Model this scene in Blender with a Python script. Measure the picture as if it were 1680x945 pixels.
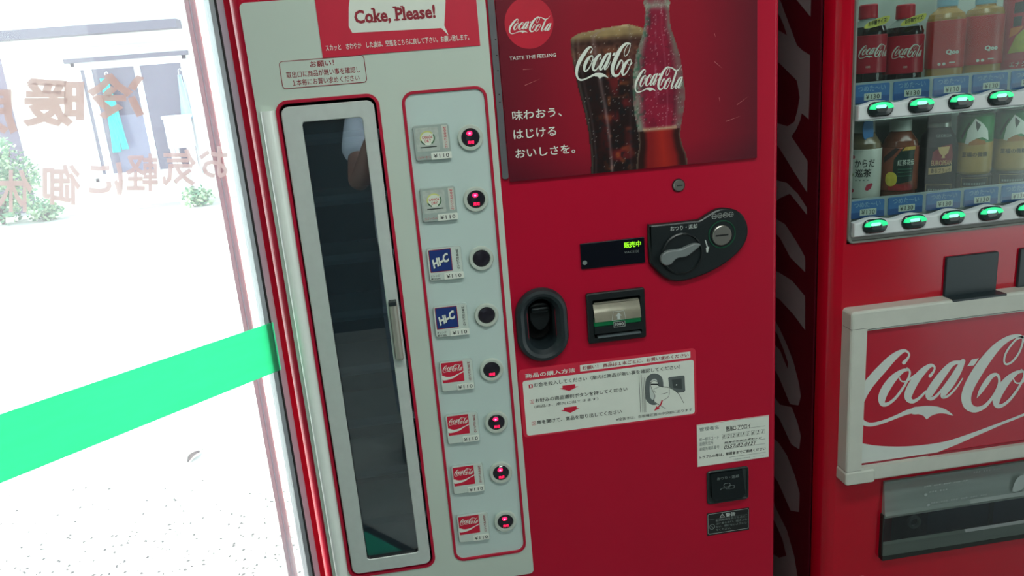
import bpy, math, random
import numpy as np
from mathutils import Vector, Matrix

for o in list(bpy.data.objects):
    bpy.data.objects.remove(o)
SC = bpy.context.scene
COL = SC.collection
random.seed(7)
RNG = np.random.default_rng(7)

# ------------------------------------------------------------------ camera
CAM = np.array([0.0, -1.34, 1.45])
FPX = 1249.6
def _cam_axes(yaw, pitch, roll):
    f = np.array([math.sin(yaw)*math.cos(pitch), math.cos(yaw)*math.cos(pitch), -math.sin(pitch)])
    r = np.array([math.cos(yaw), -math.sin(yaw), 0.0])
    d = np.cross(f, r)
    c, s = math.cos(roll), math.sin(roll)
    return c*r+s*d, -s*r+c*d, f
AX = _cam_axes(math.radians(6.3145), math.radians(15.055), math.radians(4.8115))
cd = bpy.data.cameras.new('camera')
cd.sensor_width = 36.0
cd.lens = FPX/1680*36.0
cd.clip_start = 0.02
cam = bpy.data.objects.new('camera', cd)
COL.objects.link(cam)
M = Matrix.Identity(4)
for i in range(3):
    M[i][0] = AX[0][i]; M[i][1] = -AX[1][i]; M[i][2] = -AX[2][i]; M[i][3] = CAM[i]
cam.matrix_world = M
SC.camera = cam

# ------------------------------------------------------------------ sky, sun, exposure
w = bpy.data.worlds.new('sky'); SC.world = w; w.use_nodes = True
nt = w.node_tree; nt.nodes.clear()
out = nt.nodes.new('ShaderNodeOutputWorld'); bg = nt.nodes.new('ShaderNodeBackground')
tc = nt.nodes.new('ShaderNodeTexCoord'); sp = nt.nodes.new('ShaderNodeSeparateXYZ')
rp = nt.nodes.new('ShaderNodeValToRGB')
rp.color_ramp.elements[0].position = 0.0; rp.color_ramp.elements[0].color = (0.90, 1.0, 0.97, 1)
rp.color_ramp.elements[1].position = 0.8; rp.color_ramp.elements[1].color = (0.70, 0.88, 1.0, 1)
nt.links.new(tc.outputs['Generated'], sp.inputs[0]); nt.links.new(sp.outputs['Z'], rp.inputs[0])
nt.links.new(rp.outputs[0], bg.inputs[0]); nt.links.new(bg.outputs[0], out.inputs[0])
bg.inputs[1].default_value = 2.6
sl = bpy.data.lights.new('sun', 'SUN'); sl.energy = 7.5; sl.angle = math.radians(1.0); sl.color = (1.0, 0.97, 0.9)
sun = bpy.data.objects.new('sun', sl); COL.objects.link(sun)
sun.rotation_euler = Vector((0.8, -0.12, -1.15)).to_track_quat('-Z', 'Y').to_euler()
SC.view_settings.view_transform = 'Standard'
SC.view_settings.look = 'None'
SC.view_settings.exposure = 0.62
SC.view_settings.gamma = 1.0
SC.view_settings.use_curve_mapping = False
for lx, ly in ((0.35, -1.0), (0.35, -2.4)):      # unseen fill lights under the ceiling, added for even light on the machines
    al = bpy.data.lights.new('ceiling_tube', 'AREA'); al.shape = 'RECTANGLE'; al.size = 1.2; al.size_y = 0.16
    al.energy = 13.5; al.color = (0.92, 1.0, 0.94)
    ao = bpy.data.objects.new('ceiling_tube', al); COL.objects.link(ao); ao.location = (lx, ly, 2.405)
SC.cycles.max_bounces = 10
SC.cycles.transparent_max_bounces = 16
SC.cycles.sample_clamp_indirect = 6.0
SC.cycles.caustics_reflective = False
SC.cycles.caustics_refractive = False

# ------------------------------------------------------------------ survey: sight lines of the photograph meeting real planes
def ray(u, v):
    q = ((u-840.0)/FPX, (v-472.5)/FPX, 1.0)
    return q[0]*AX[0] + q[1]*AX[1] + q[2]*AX[2]
def at(u, v, y=0.0):
    d = ray(u, v); t = (y-CAM[1])/d[1]
    p = CAM+t*d
    return float(p[0]), float(p[2])
def at_x(u, v, x):
    d = ray(u, v); t = (x-CAM[0])/d[0]
    p = CAM+t*d
    return float(p[1]), float(p[2])
def lin(c):
    return tuple(((x/255.0)/12.92 if x/255.0 <= 0.04045 else ((x/255.0+0.055)/1.055)**2.4) for x in c)

# ------------------------------------------------------------------ materials
MATS = {}
def mat(name, rgb, rough=0.5, metal=0.0, spec=0.5, vary=0.06, scale=30.0, bump=0.0, coat=0.0, emit=None, estr=0.0, trans=0.0, vcol=False):
    if name in MATS: return MATS[name]
    m = bpy.data.materials.new(name); m.use_nodes = True
    n = m.node_tree; b = n.nodes['Principled BSDF']
    c = lin(rgb)
    if vcol:
        a = n.nodes.new('ShaderNodeVertexColor'); a.layer_name = 'Col'
        n.links.new(a.outputs[0], b.inputs['Base Color'])
    else:
        t = n.nodes.new('ShaderNodeTexNoise'); t.inputs['Scale'].default_value = scale; t.inputs['Detail'].default_value = 3
        k = n.nodes.new('ShaderNodeTexCoord'); n.links.new(k.outputs['Object'], t.inputs['Vector'])
        r = n.nodes.new('ShaderNodeValToRGB')
        r.color_ramp.elements[0].position = 0.3; r.color_ramp.elements[1].position = 0.7
        r.color_ramp.elements[0].color = (*[x*(1-vary) for x in c], 1)
        r.color_ramp.elements[1].color = (*[min(1, x*(1+vary)) for x in c], 1)
        n.links.new(t.outputs['Fac'], r.inputs[0]); n.links.new(r.outputs[0], b.inputs['Base Color'])
        if bump:
            bp = n.nodes.new('ShaderNodeBump'); bp.inputs['Strength'].default_value = bump; bp.inputs['Distance'].default_value = 0.002
            n.links.new(t.outputs['Fac'], bp.inputs['Height']); n.links.new(bp.outputs[0], b.inputs['Normal'])
    b.inputs['Roughness'].default_value = rough
    b.inputs['Metallic'].default_value = metal
    b.inputs['Specular IOR Level'].default_value = spec
    b.inputs['Coat Weight'].default_value = coat
    b.inputs['Coat Roughness'].default_value = 0.08
    if emit:
        b.inputs['Emission Color'].default_value = (*lin(emit), 1); b.inputs['Emission Strength'].default_value = estr
    MATS[name] = m
    return m
def glass(name, tint=(255, 255, 255), gloss=1.0, veil=0.0, veil_rgb=(255, 255, 255), rough=0.0):
    """thin pane: see-through by Fresnel, a little dust that scatters"""
    if name in MATS: return MATS[name]
    m = bpy.data.materials.new(name); m.use_nodes = True
    n = m.node_tree; n.nodes.clear()
    o = n.nodes.new('ShaderNodeOutputMaterial')
    tr = n.nodes.new('ShaderNodeBsdfTransparent'); tr.inputs[0].default_value = (*lin(tint), 1)
    gl = n.nodes.new('ShaderNodeBsdfGlossy'); gl.inputs['Roughness'].default_value = rough
    lw = n.nodes.new('ShaderNodeFresnel'); lw.inputs[0].default_value = 1.5
    mu = n.nodes.new('ShaderNodeMath'); mu.operation = 'MULTIPLY'; mu.inputs[1].default_value = gloss
    mx = n.nodes.new('ShaderNodeMixShader')
    n.links.new(lw.outputs[0], mu.inputs[0]); n.links.new(mu.outputs[0], mx.inputs[0])
    n.links.new(tr.outputs[0], mx.inputs[1]); n.links.new(gl.outputs[0], mx.inputs[2])
    last = mx
    if veil > 0:
        df = n.nodes.new('ShaderNodeBsdfDiffuse'); df.inputs[0].default_value = (*lin(veil_rgb), 1)
        tl = n.nodes.new('ShaderNodeBsdfTranslucent'); tl.inputs[0].default_value = (*lin(veil_rgb), 1)
        dm = n.nodes.new('ShaderNodeMixShader'); dm.inputs[0].default_value = 0.5
        n.links.new(df.outputs[0], dm.inputs[1]); n.links.new(tl.outputs[0], dm.inputs[2])
        vm = n.nodes.new('ShaderNodeMixShader'); vm.inputs[0].default_value = veil
        ns = n.nodes.new('ShaderNodeTexNoise'); ns.inputs['Scale'].default_value = 6
        mr = n.nodes.new('ShaderNodeMapRange'); mr.inputs[3].default_value = veil*0.8; mr.inputs[4].default_value = veil*1.2
        n.links.new(ns.outputs['Fac'], mr.inputs[0]); n.links.new(mr.outputs[0], vm.inputs[0])
        n.links.new(mx.outputs[0], vm.inputs[1]); n.links.new(dm.outputs[0], vm.inputs[2]); last = vm
    n.links.new(last.outputs[0], o.inputs[0])
    MATS[name] = m
    return m
def film(name, rgb, through=0.5, rgb_back=None, clear=0.0):
    """vinyl on a pane: light comes through it"""
    if name in MATS: return MATS[name]
    m = bpy.data.materials.new(name); m.use_nodes = True
    n = m.node_tree; n.nodes.clear()
    o = n.nodes.new('ShaderNodeOutputMaterial')
    df = n.nodes.new('ShaderNodeBsdfDiffuse'); tl = n.nodes.new('ShaderNodeBsdfTranslucent')
    ns = n.nodes.new('ShaderNodeTexNoise'); ns.inputs['Scale'].default_value = 9
    r = n.nodes.new('ShaderNodeValToRGB'); c = lin(rgb)
    r.color_ramp.elements[0].color = (*[x*0.95 for x in c], 1); r.color_ramp.elements[1].color = (*[min(1, x*1.05) for x in c], 1)
    n.links.new(ns.outputs['Fac'], r.inputs[0]); n.links.new(r.outputs[0], df.inputs[0]); n.links.new(r.outputs[0], tl.inputs[0])
    mx = n.nodes.new('ShaderNodeMixShader'); mx.inputs[0].default_value = through
    n.links.new(df.outputs[0], mx.inputs[1]); n.links.new(tl.outputs[0], mx.inputs[2]); last = mx
    if clear:
        tr = n.nodes.new('ShaderNodeBsdfTransparent'); cm = n.nodes.new('ShaderNodeMixShader'); cm.inputs[0].default_value = clear
        n.links.new(mx.outputs[0], cm.inputs[1]); n.links.new(tr.outputs[0], cm.inputs[2]); last = cm
    n.links.new(last.outputs[0], o.inputs[0])
    MATS[name] = m
    return m

# ------------------------------------------------------------------ text outlines (Blender's built-in font)
_TXT = {}
def text_mesh(s, bold=0.0, shear=0.0, spacing=1.0):
    key = (s, bold, shear, spacing)
    if key in _TXT: return _TXT[key]
    cu = bpy.data.curves.new('text', 'FONT')
    cu.body = s; cu.dimensions = '2D'; cu.fill_mode = 'FRONT'; cu.resolution_u = 2
    cu.shear = shear; cu.space_character = spacing
    ob = bpy.data.objects.new('text', cu); COL.objects.link(ob)
    dg = bpy.context.evaluated_depsgraph_get(); dg.update()
    me = bpy.data.meshes.new_from_object(ob.evaluated_get(dg), depsgraph=dg)
    vs = np.array([(v.co.x, v.co.y) for v in me.vertices]); fs = [tuple(p.vertices) for p in me.polygons]
    bpy.data.objects.remove(ob); bpy.data.curves.remove(cu); bpy.data.meshes.remove(me)
    if bold:                       # fatten the strokes: push the outline outwards
        ed = {}
        for f in fs:
            for i in range(len(f)):
                a, b = f[i-1], f[i]; ed[(a, b)] = ed.get((a, b), 0)+1
        nrm = np.zeros_like(vs); cnt = np.zeros(len(vs))
        for (a, b) in ed:
            if (b, a) in ed: continue
            t = vs[b]-vs[a]; L = np.hypot(*t)
            if L < 1e-7: continue
            q = np.array([t[1], -t[0]])/L
            nrm[a] += q; nrm[b] += q; cnt[a] += 1; cnt[b] += 1
        L = np.hypot(nrm[:, 0], nrm[:, 1]); ok = (L > 1e-6)
        k = np.zeros(len(vs)); k[ok] = np.minimum(cnt[ok]/L[ok], 1.6)/L[ok]
        vs = vs+nrm*k[:, None]*bold
    lo, hi = vs.min(0), vs.max(0)
    vs = (vs-lo)/np.maximum(hi-lo, 1e-6)
    _TXT[key] = (vs, fs, hi-lo)
    return _TXT[key]

# ------------------------------------------------------------------ mesh building
def rr(cx, cz, w, h, r, n=6):
    r = max(1e-5, min(r, w/2-1e-6, h/2-1e-6)); pts = []
    for (sx, sz, a0) in ((1, 1, 0), (-1, 1, 90), (-1, -1, 180), (1, -1, 270)):
        ox, oz = cx+sx*(w/2-r), cz+sz*(h/2-r)
        for k in range(n+1):
            a = math.radians(a0+90*k/n); pts.append((ox+r*math.cos(a), oz+r*math.sin(a)))
    return pts            # counter-clockwise seen from the front (-y)
def smooth_closed(pts, n=4):
    P = [np.array(p, float) for p in pts]; out = []; N = len(P)
    for i in range(N):
        a, b, c, d = P[i-1], P[i], P[(i+1) % N], P[(i+2) % N]
        for k in range(n):
            t = k/n
            out.append(tuple(0.5*((2*b)+(-a+c)*t+(2*a-5*b+4*c-d)*t*t+(-a+3*b-3*c+d)*t**3)))
    return out
def smooth_open(pts, n=4):
    P = [np.array(p, float) for p in pts]; P = [2*P[0]-P[1]]+P+[2*P[-1]-P[-2]]; out = []
    for i in range(1, len(P)-2):
        a, b, c, d = P[i-1], P[i], P[i+1], P[i+2]
        for k in range(n):
            t = k/n
            out.append(0.5*((2*b)+(-a+c)*t+(2*a-5*b+4*c-d)*t*t+(-a+3*b-3*c+d)*t**3))
    out.append(P[-2])
    return out
def area2(pts):
    return sum(pts[i-1][0]*pts[i][1]-pts[i][0]*pts[i-1][1] for i in range(len(pts)))
def inset(pts, d):
    """move a closed 2-D outline inwards (ccw outline)"""
    n = len(pts); out = []
    for i in range(n):
        a, b, c = np.array(pts[i-1]), np.array(pts[i]), np.array(pts[(i+1) % n])
        t = (c-a); L = np.hypot(*t)
        if L < 1e-9: out.append(tuple(b)); continue
        t = t/L
        out.append((b[0]-t[1]*d, b[1]+t[0]*d))
    return out
TURN = 0.57        # bottles stand turned a little towards the left
class MB:
    def __init__(s): s.v = []; s.f = []; s.m = []; s.mats = []; s.col = []; s.smooth = []
    def mi(s, m):
        if m not in s.mats: s.mats.append(m)
        return s.mats.index(m)
    def raw(s, vs, fs, m, sm=False):
        o = len(s.v); s.v += [tuple(float(c) for c in p) for p in vs]; k = s.mi(m)
        for f in fs:
            s.f.append(tuple(i+o for i in f)); s.m.append(k); s.smooth.append(sm)
        return s
    def poly(s, pts, m): return s.raw(pts, [tuple(range(len(pts)))], m)
    def flat(s, pts, y, m):
        """2-D outline (x,z) as a flat face looking at -y"""
        if area2(pts) < 0: pts = pts[::-1]
        return s.poly([(p[0], y, p[1]) for p in pts], m)
    def box(s, x0, x1, y0, y1, z0, z1, m):
        v = [(x, y, z) for x in (x0, x1) for y in (y0, y1) for z in (z0, z1)]
        return s.raw(v, [(0, 1, 3, 2), (4, 6, 7, 5), (0, 4, 5, 1), (2, 3, 7, 6), (0, 2, 6, 4), (1, 5, 7, 3)], m)
    def obox(s, c, ax, ay, az, hx, hy, hz, m):
        c, ax, ay, az = map(np.array, (c, ax, ay, az))
        v = [c+i*hx*ax+j*hy*ay+k*hz*az for i in (-1, 1) for j in (-1, 1) for k in (-1, 1)]
        return s.raw(v, [(0, 1, 3, 2), (4, 6, 7, 5), (0, 4, 5, 1), (2, 3, 7, 6), (0, 2, 6, 4), (1, 5, 7, 3)], m)
    def loft(s, rings, ms, cap0=None, cap1=None, sm=True):
        """rings: list of (outline2d, y); consecutive outlines bridged; ms one material or one per band"""
        n = len(rings[0][0])
        for i in range(len(rings)-1):
            (a, ya), (b, yb) = rings[i], rings[i+1]
            vs = [(p[0], ya, p[1]) for p in a]+[(p[0], yb, p[1]) for p in b]
            m = ms[i] if isinstance(ms, (list, tuple)) else ms
            s.raw(vs, [(k, n+k, n+(k+1) % n, (k+1) % n) for k in range(n)][::1], m, sm)
        if cap0: s.raw([(p[0], rings[0][1], p[1]) for p in rings[0][0]], [tuple(range(n))[::-1]], cap0)
        if cap1: s.raw([(p[0], rings[-1][1], p[1]) for p in rings[-1][0]], [tuple(range(n))], cap1)
        return s
    def prism(s, pts, y0, y1, m, bev=0.0, face=None, side=None, back=True):
        """outline extruded from the back y0 to the front y1 (< y0) with a small bevel"""
        if area2(pts) < 0: pts = pts[::-1]
        rings = [(pts, y0), (pts, y1+bev)]
        if bev: rings += [(inset(pts, bev*0.35), y1+bev*0.35), (inset(pts, bev), y1)]
        return s.loft(rings, side or m, m if back else None, face or m, sm=False)
    def lathe(s, cx, cy, prof, m, n=20, cap=True, ms=None):
        """profile [(r,z)] bottom to top"""
        k = len(prof); vs = []
        for r, z in prof:
            for i in range(n):
                a = 2*math.pi*i/n; vs.append((cx+r*math.cos(a), cy+r*math.sin(a), z))
        for j in range(k-1):
            s.raw(vs[j*n:(j+2)*n], [(i, (i+1) % n, n+(i+1) % n, n+i) for i in range(n)], ms[j] if ms else m, True)
        if cap:
            s.raw(vs[:n], [tuple(range(n))[::-1]], ms[0] if ms else m); s.raw(vs[-n:], [tuple(range(n))], ms[-1] if ms else m)
        return s
    def tube(s, path, r, m, n=8):
        P = [np.array(p, float) for p in path]; vs = []; fs = []
        up = np.array([0.13, 0.2, 0.97])
        for i, p in enumerate(P):
            t = P[min(i+1, len(P)-1)]-P[max(i-1, 0)]; t /= np.linalg.norm(t)
            a = np.cross(t, up); a /= np.linalg.norm(a); b = np.cross(t, a)
            rad = r[i] if isinstance(r, (list, tuple)) else r
            for k in range(n):
                q = 2*math.pi*k/n; vs.append(p+rad*(math.cos(q)*a+math.sin(q)*b))
        for i in range(len(P)-1):
            for k in range(n): fs.append((i*n+k, i*n+(k+1) % n, (i+1)*n+(k+1) % n, (i+1)*n+k))
        fs += [tuple(range(n))[::-1], tuple(range((len(P)-1)*n, len(P)*n))]
        return s.raw(vs, fs, m, True)
    def text(s, t, x0, x1, z0, z1, y, m, bold=0.0, shear=0.0, spacing=1.0):
        vs, fs, _ = text_mesh(t, bold, shear, spacing)
        return s.raw([(x0+a*(x1-x0), y, z0+b*(z1-z0)) for a, b in vs], fs, m)
    def ptext(s, t, bl, tr, y, m, **k):
        """text fitted between two surveyed corners: bottom left and top right"""
        a = at(*bl, y); b = at(*tr, y)
        return s.text(t, a[0], b[0], a[1], b[1], y, m, **k)
    def ctext(s, t, cx, cy, R, x0, x1, z0, z1, m, **k):
        vs, fs, _ = text_mesh(t, **k)
        R += 0.0003
        return s.raw([(cx+R*math.sin((x0+a*(x1-x0))/R-TURN), cy-R*math.cos((x0+a*(x1-x0))/R-TURN), z0+b*(z1-z0)) for a, b in vs], fs, m)
    def strokes(s, lst, f, m):
        """brush strokes [(x,y,width)...] in drawing space; f maps drawing space to the surface"""
        for st in lst:
            q = smooth_open(st, 4); L = []; R = []
            si = s._k = getattr(s, '_k', 0)+1
            g = f; ff = lambda x, y, lift=0.0: (lambda p: (p[0], p[1]-0.00004*(si % 12)-lift, p[2]))(g(x, y))
            for i, p in enumerate(q):
                t = q[min(i+1, len(q)-1)][:2]-q[max(i-1, 0)][:2]; t = t/max(1e-9, np.hypot(*t))
                nrm = np.array([-t[1], t[0]])*max(p[2], 0.5)/2
                L.append(ff(*(p[:2]+nrm))); R.append(ff(*(p[:2]-nrm)))
            n = len(q)
            s.raw(L+R, [(i, i+1, n+i+1, n+i) for i in range(n-1)], m)
            for e in (0, n-1):      # rounded stroke ends
                c = q[e]; k = 10
                s.raw([ff(c[0]+c[2]/2*math.cos(2*math.pi*j/k), c[1]+c[2]/2*math.sin(2*math.pi*j/k), 0.00002 if e else 0.00003) for j in range(k)], [tuple(range(k))], m)
        return s
    def build(s, name, parent=None, bevel=0.0, kind=None, **props):
        base = np.zeros(3)
        if parent is not None:
            r = parent
            while r.parent: r = r.parent
            base = np.array(r.get('_o', (0, 0, 0)))
        me = bpy.data.meshes.new(name)
        me.from_pydata([tuple(np.array(p)-base) for p in s.v], [], s.f)
        for m in s.mats: me.materials.append(m)
        me.polygons.foreach_set('material_index', s.m)
        me.polygons.foreach_set('use_smooth', s.smooth)
        me.update()
        o = bpy.data.objects.new(name, me); COL.objects.link(o)
        if parent is not None: o.parent = parent
        if bevel:
            b = o.modifiers.new('bevel', 'BEVEL'); b.width = bevel; b.segments = 2; b.limit_method = 'ANGLE'
        if kind: o['kind'] = kind
        for k, v in props.items(): o[k] = v
        return o
def thing(name, label, cat, loc=(0, 0, 0), group=None):
    o = bpy.data.objects.new(name, None); o.location = loc; COL.objects.link(o); o['_o'] = [float(c) for c in loc]
    o.empty_display_size = 0.05
    o['label'] = label; o['category'] = cat
    if group: o['group'] = group
    return o
def grid_art(x0, x1, z0, z1, nx, nz, y, fn, m, name, parent):
    """a flat print: colours worked out per point of a fine grid"""
    X, Z = np.meshgrid(np.linspace(x0, x1, nx), np.linspace(z0, z1, nz))
    rgb = np.clip(fn(X, Z), 0, 255)/255.0
    c = np.where(rgb <= 0.04045, rgb/12.92, ((rgb+0.055)/1.055)**2.4)
    base = np.zeros(3); r = parent
    while r.parent: r = r.parent
    base = np.array(r.get('_o', (0, 0, 0)))
    V = np.stack([X.ravel(), np.full(X.size, y), Z.ravel()], 1)-base
    i = np.arange(nx*nz).reshape(nz, nx)
    F = np.stack([i[:-1, :-1], i[:-1, 1:], i[1:, 1:], i[1:, :-1]], -1).reshape(-1, 4)
    me = bpy.data.meshes.new(name)
    me.vertices.add(len(V)); me.vertices.foreach_set('co', V.ravel())
    me.loops.add(F.size); me.loops.foreach_set('vertex_index', F.ravel())
    me.polygons.add(len(F)); me.polygons.foreach_set('loop_start', np.arange(0, F.size, 4)); me.polygons.foreach_set('loop_total', np.full(len(F), 4))
    me.update(); me.validate()
    ca = me.color_attributes.new('Col', 'FLOAT_COLOR', 'POINT')
    ca.data.foreach_set('color', np.concatenate([c.reshape(-1, 3), np.ones((X.size, 1))], 1).ravel())
    me.materials.append(m)
    o = bpy.data.objects.new(name, me); COL.objects.link(o); o.parent = parent
    return o
def vnoise(X, Z, s, seed=0):
    g = np.random.default_rng(seed).random((96, 96))
    a, b = X*s, Z*s; i, j = np.floor(a).astype(int), np.floor(b).astype(int); u, v = a-i, b-j
    u, v = u*u*(3-2*u), v*v*(3-2*v)
    G = lambda p, q: g[p % 96, q % 96]
    return (G(i, j)*(1-u)+G(i+1, j)*u)*(1-v)+(G(i, j+1)*(1-u)+G(i+1, j+1)*u)*v

# ------------------------------------------------------------------ script lettering of the drink signs, drawn stroke by stroke
_o = [(378, 302, 13), (340, 308, 24), (285, 350, 44), (238, 410, 54), (208, 470, 52), (206, 518, 36), (238, 524, 22), (288, 488, 18), (340, 420, 16), (378, 350, 14), (384, 312, 13), (366, 292, 12)]
_a = [[(716, 250, 18), (660, 262, 30), (610, 312, 46), (552, 390, 54), (512, 452, 50), (508, 482, 32), (538, 484, 20), (584, 440, 16), (644, 360, 15), (704, 268, 16)],
      [(728, 246, 30), (696, 310, 44), (648, 390, 48), (606, 450, 38), (596, 478, 20), (632, 470, 14), (682, 420, 12), (725, 357, 7)]]
SCRIPT_1 = [
    [(346, 256, 24), (372, 226, 15), (380, 200, 12), (356, 179, 17), (320, 190, 32), (270, 228, 48), (215, 285, 58), (160, 345, 62), (112, 405, 62), (76, 470, 58), (54, 540, 50), (54, 600, 40), (80, 640, 32), (120, 655, 27), (170, 650, 23), (240, 628, 21), (310, 600, 23), (370, 575, 30), (430, 562, 34)],
    _o, [(318, 312, 8), (314, 345, 8), (332, 376, 9), (368, 374, 10), (405, 345, 12), (430, 330, 10)],
    [(515, 342, 20), (538, 312, 14), (544, 284, 13), (518, 274, 24), (470, 310, 42), (420, 370, 52), (382, 440, 54), (374, 485, 44), (402, 506, 26), (440, 488, 18), (490, 440, 13)],
    *_a]
WING = [(400, 548), (440, 540), (490, 535), (560, 539), (620, 560), (667, 598), (620, 586), (580, 583), (545, 590), (515, 604), (493, 622), (474, 600), (440, 588), (400, 588)]
DASH = [(785, 235), (831, 227), (800, 273), (755, 279)]
SCRIPT_2 = [
    [(818, 482, 3), (838, 446, 24), (870, 396, 34), (908, 346, 30), (942, 332, 20), (960, 352, 17), (958, 400, 16), (925, 470, 18), (870, 535, 24), (810, 558, 38), (762, 535, 56), (748, 480, 64), (768, 410, 66), (818, 320, 68), (880, 230, 62), (950, 150, 48), (1020, 100, 34), (1080, 82, 22), (1112, 92, 14), (1112, 130, 13), (1090, 190, 13), (1050, 245, 13), (1012, 266, 13), (994, 250, 12), (1002, 200, 13), (1040, 140, 13), (1090, 95, 14), (1172, 94, 26), (1250, 125, 34), (1310, 145, 30), (1394, 109, 16), (1481, 16, 4)],
    [(p[0]+738, p[1]+10, p[2]) for p in _o], [(p[0]+738, p[1]+10, p[2]) for p in [(318, 312, 8), (314, 345, 8), (332, 376, 9), (368, 374, 10), (405, 345, 12)]],
    [(1335, 128, 26), (1290, 200, 46), (1230, 320, 54), (1170, 440, 52), (1142, 500, 36), (1156, 522, 20), (1200, 500, 14), (1262, 430, 9)],
    *[[(p[0]+760, p[1]+18, p[2]) for p in q] for q in _a]]
def script_logo(mb, place, m, second=True, cut=None):
    """place: maps the drawing (0..1 across, 0..1 up) onto the surface"""
    def f(x, y):
        X = (x-28)/1455.0; Y = (835-(y+0.118*x))/1455.0     # level the drawing
        return place(X, Y)
    mb.strokes(SCRIPT_1, f, m); mb.raw([f(*p) for p in smooth_closed(WING, 2)], [tuple(range(len(WING)*2))], m)
    mb.raw([f(*p) for p in DASH], [(0, 1, 2, 3)], m)
    if second: mb.strokes(SCRIPT_2, f, m)

# ================================================================== large structure
concrete = mat('concrete_floor', (128, 130, 128), 0.35, vary=0.12, scale=14, bump=0.1)
plaster = mat('plaster', (186, 182, 168), 0.9, vary=0.04, scale=20)
dark_wall = mat('dark_board', (58, 60, 62), 0.8, vary=0.08, scale=12)
ceil_m = mat('ceiling_board', (150, 150, 144), 0.9, vary=0.04)
beam_m = mat('ceiling_beam', (70, 66, 62), 0.7, vary=0.1)
alu = mat('aluminium', (176, 180, 186), 0.35, metal=0.7, vary=0.04)
alu_pale = mat('pale_aluminium', (196, 192, 202), 0.4, metal=0.3, vary=0.04)
seal = mat('dark_rubber', (30, 28, 30), 0.7)
brown = mat('brown_metal', (172, 138, 138), 0.5, vary=0.1)
ground_m = mat('pale_gravel', (196, 196, 190), 0.95, vary=0.1, scale=50, bump=0.4)

MB().box(-0.285, 3.3, -3.4, 0.9, -0.12, 0, concrete).box(-2.2, -0.285, -3.4, 0.15, -0.12, 0, concrete).build('floor', kind='structure')
MB().box(-60, 60, -60, 60, -0.3, -0.13, ground_m).build('ground', kind='structure')
MB().box(-2.4, 3.5, -3.5, 0.2, 2.62, 2.75, ceil_m).box(-0.285, 3.5, 0.2, 1.0, 2.62, 2.75, ceil_m).box(-2.4, 3.5, -4.6, -3.5, 2.62, 2.75, ceil_m).build('ceiling', kind='structure')
for k in range(5):
    MB().box(-2.2, 3.3, -3.2+k*0.75, -3.1+k*0.75, 2.5, 2.62, beam_m).build('ceiling_beam', kind='structure')
MB().box(-0.285, 3.5, 0.86, 1.0, 0, 2.62, plaster).build('wall_back', kind='structure')
MB().box(-2.4, -2.2, -3.4, 0.15, -0.12, 2.62, plaster).build('wall_left', kind='structure')
MB().box(-2.2, 3.3, -3.5, -3.4, 0, 2.62, dark_wall).build('wall_front', kind='structure')
MB().box(3.3, 3.45, -1.7, 0.9, 0, 2.62, plaster).box(3.3, 3.45, -3.5, -1.7, 2.15, 2.62, plaster).build('wall_right', kind='structure')
MB().box(3.2, 3.35, -3.5, -3.35, 0, 2.62, beam_m).build('trim_1', kind='structure')

# slim brown post of the shop front, outside the door leaf
bx = at(322, 60, 0.5)[0]
MB().box(bx-0.010, bx-0.002, 0.49, 0.51, -0.13, 2.75, brown).box(bx+0.002, bx+0.010, 0.494, 0.506, -0.13, 2.75, brown).box(bx-0.002, bx+0.002, 0.5, 0.508, -0.13, 2.75, alu_pale).build('trim_2', kind='structure')

# glass door leaf standing open beside the machine
JX, JY = -0.291, -0.005
GD = np.array([0.723, 0.691, 0.0]); GN = np.array([0.691, -0.723, 0.0]); GZ = np.array([0, 0, 1.0])
GJ = np.array([JX, JY, 0.0])
def at_glass(u, v, off=0.0):
    d = ray(u, v); p0 = GJ+GN*off
    t = ((p0-CAM)@GN)/(d@GN); return CAM+t*d
door = bpy.data.objects.new('door_1', None); COL.objects.link(door); door['kind'] = 'structure'; door['_o'] = [0.0, 0.0, 0.0]
pane_m = glass('door_glass', (250, 255, 252), gloss=0.5, veil=0.16, veil_rgb=(235, 225, 240))
LEAF = 1.05
def on_leaf(a, z, off): return GJ-GD*a+GN*off+GZ*z
MB().raw([on_leaf(a, z, o) for a in (0.006, LEAF-0.03) for o in (-0.003, 0.003) for z in (0.24, 2.02)], [(0, 1, 3, 2), (4, 6, 7, 5), (0, 4, 5, 1), (2, 3, 7, 6), (0, 2, 6, 4), (1, 5, 7, 3)], pane_m).build('pane', door)
MB().obox(on_leaf(0.0035, 1.05, -0.004), GD, GN, GZ, 0.0045, 0.008, 1.03, alu).build('stile', door)
MB().obox(on_leaf(-0.0025, 1.05, -0.003), GD, GN, GZ, 0.0015, 0.009, 1.03, seal).build('rubber_seal', door)
MB().obox(on_leaf(LEAF-0.015, 1.05, 0), GD, GN, GZ, 0.03, 0.016, 1.03, alu).build('stile', door)
MB().obox(on_leaf(LEAF/2, 0.13, 0), GD, GN, GZ, LEAF/2-0.045, 0.014, 0.11, alu).build('bottom_rail', door)
MB().obox(on_leaf(LEAF/2, 2.05, 0), GD, GN, GZ, LEAF/2-0.045, 0.014, 0.03, alu).build('top_rail', door)
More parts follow.
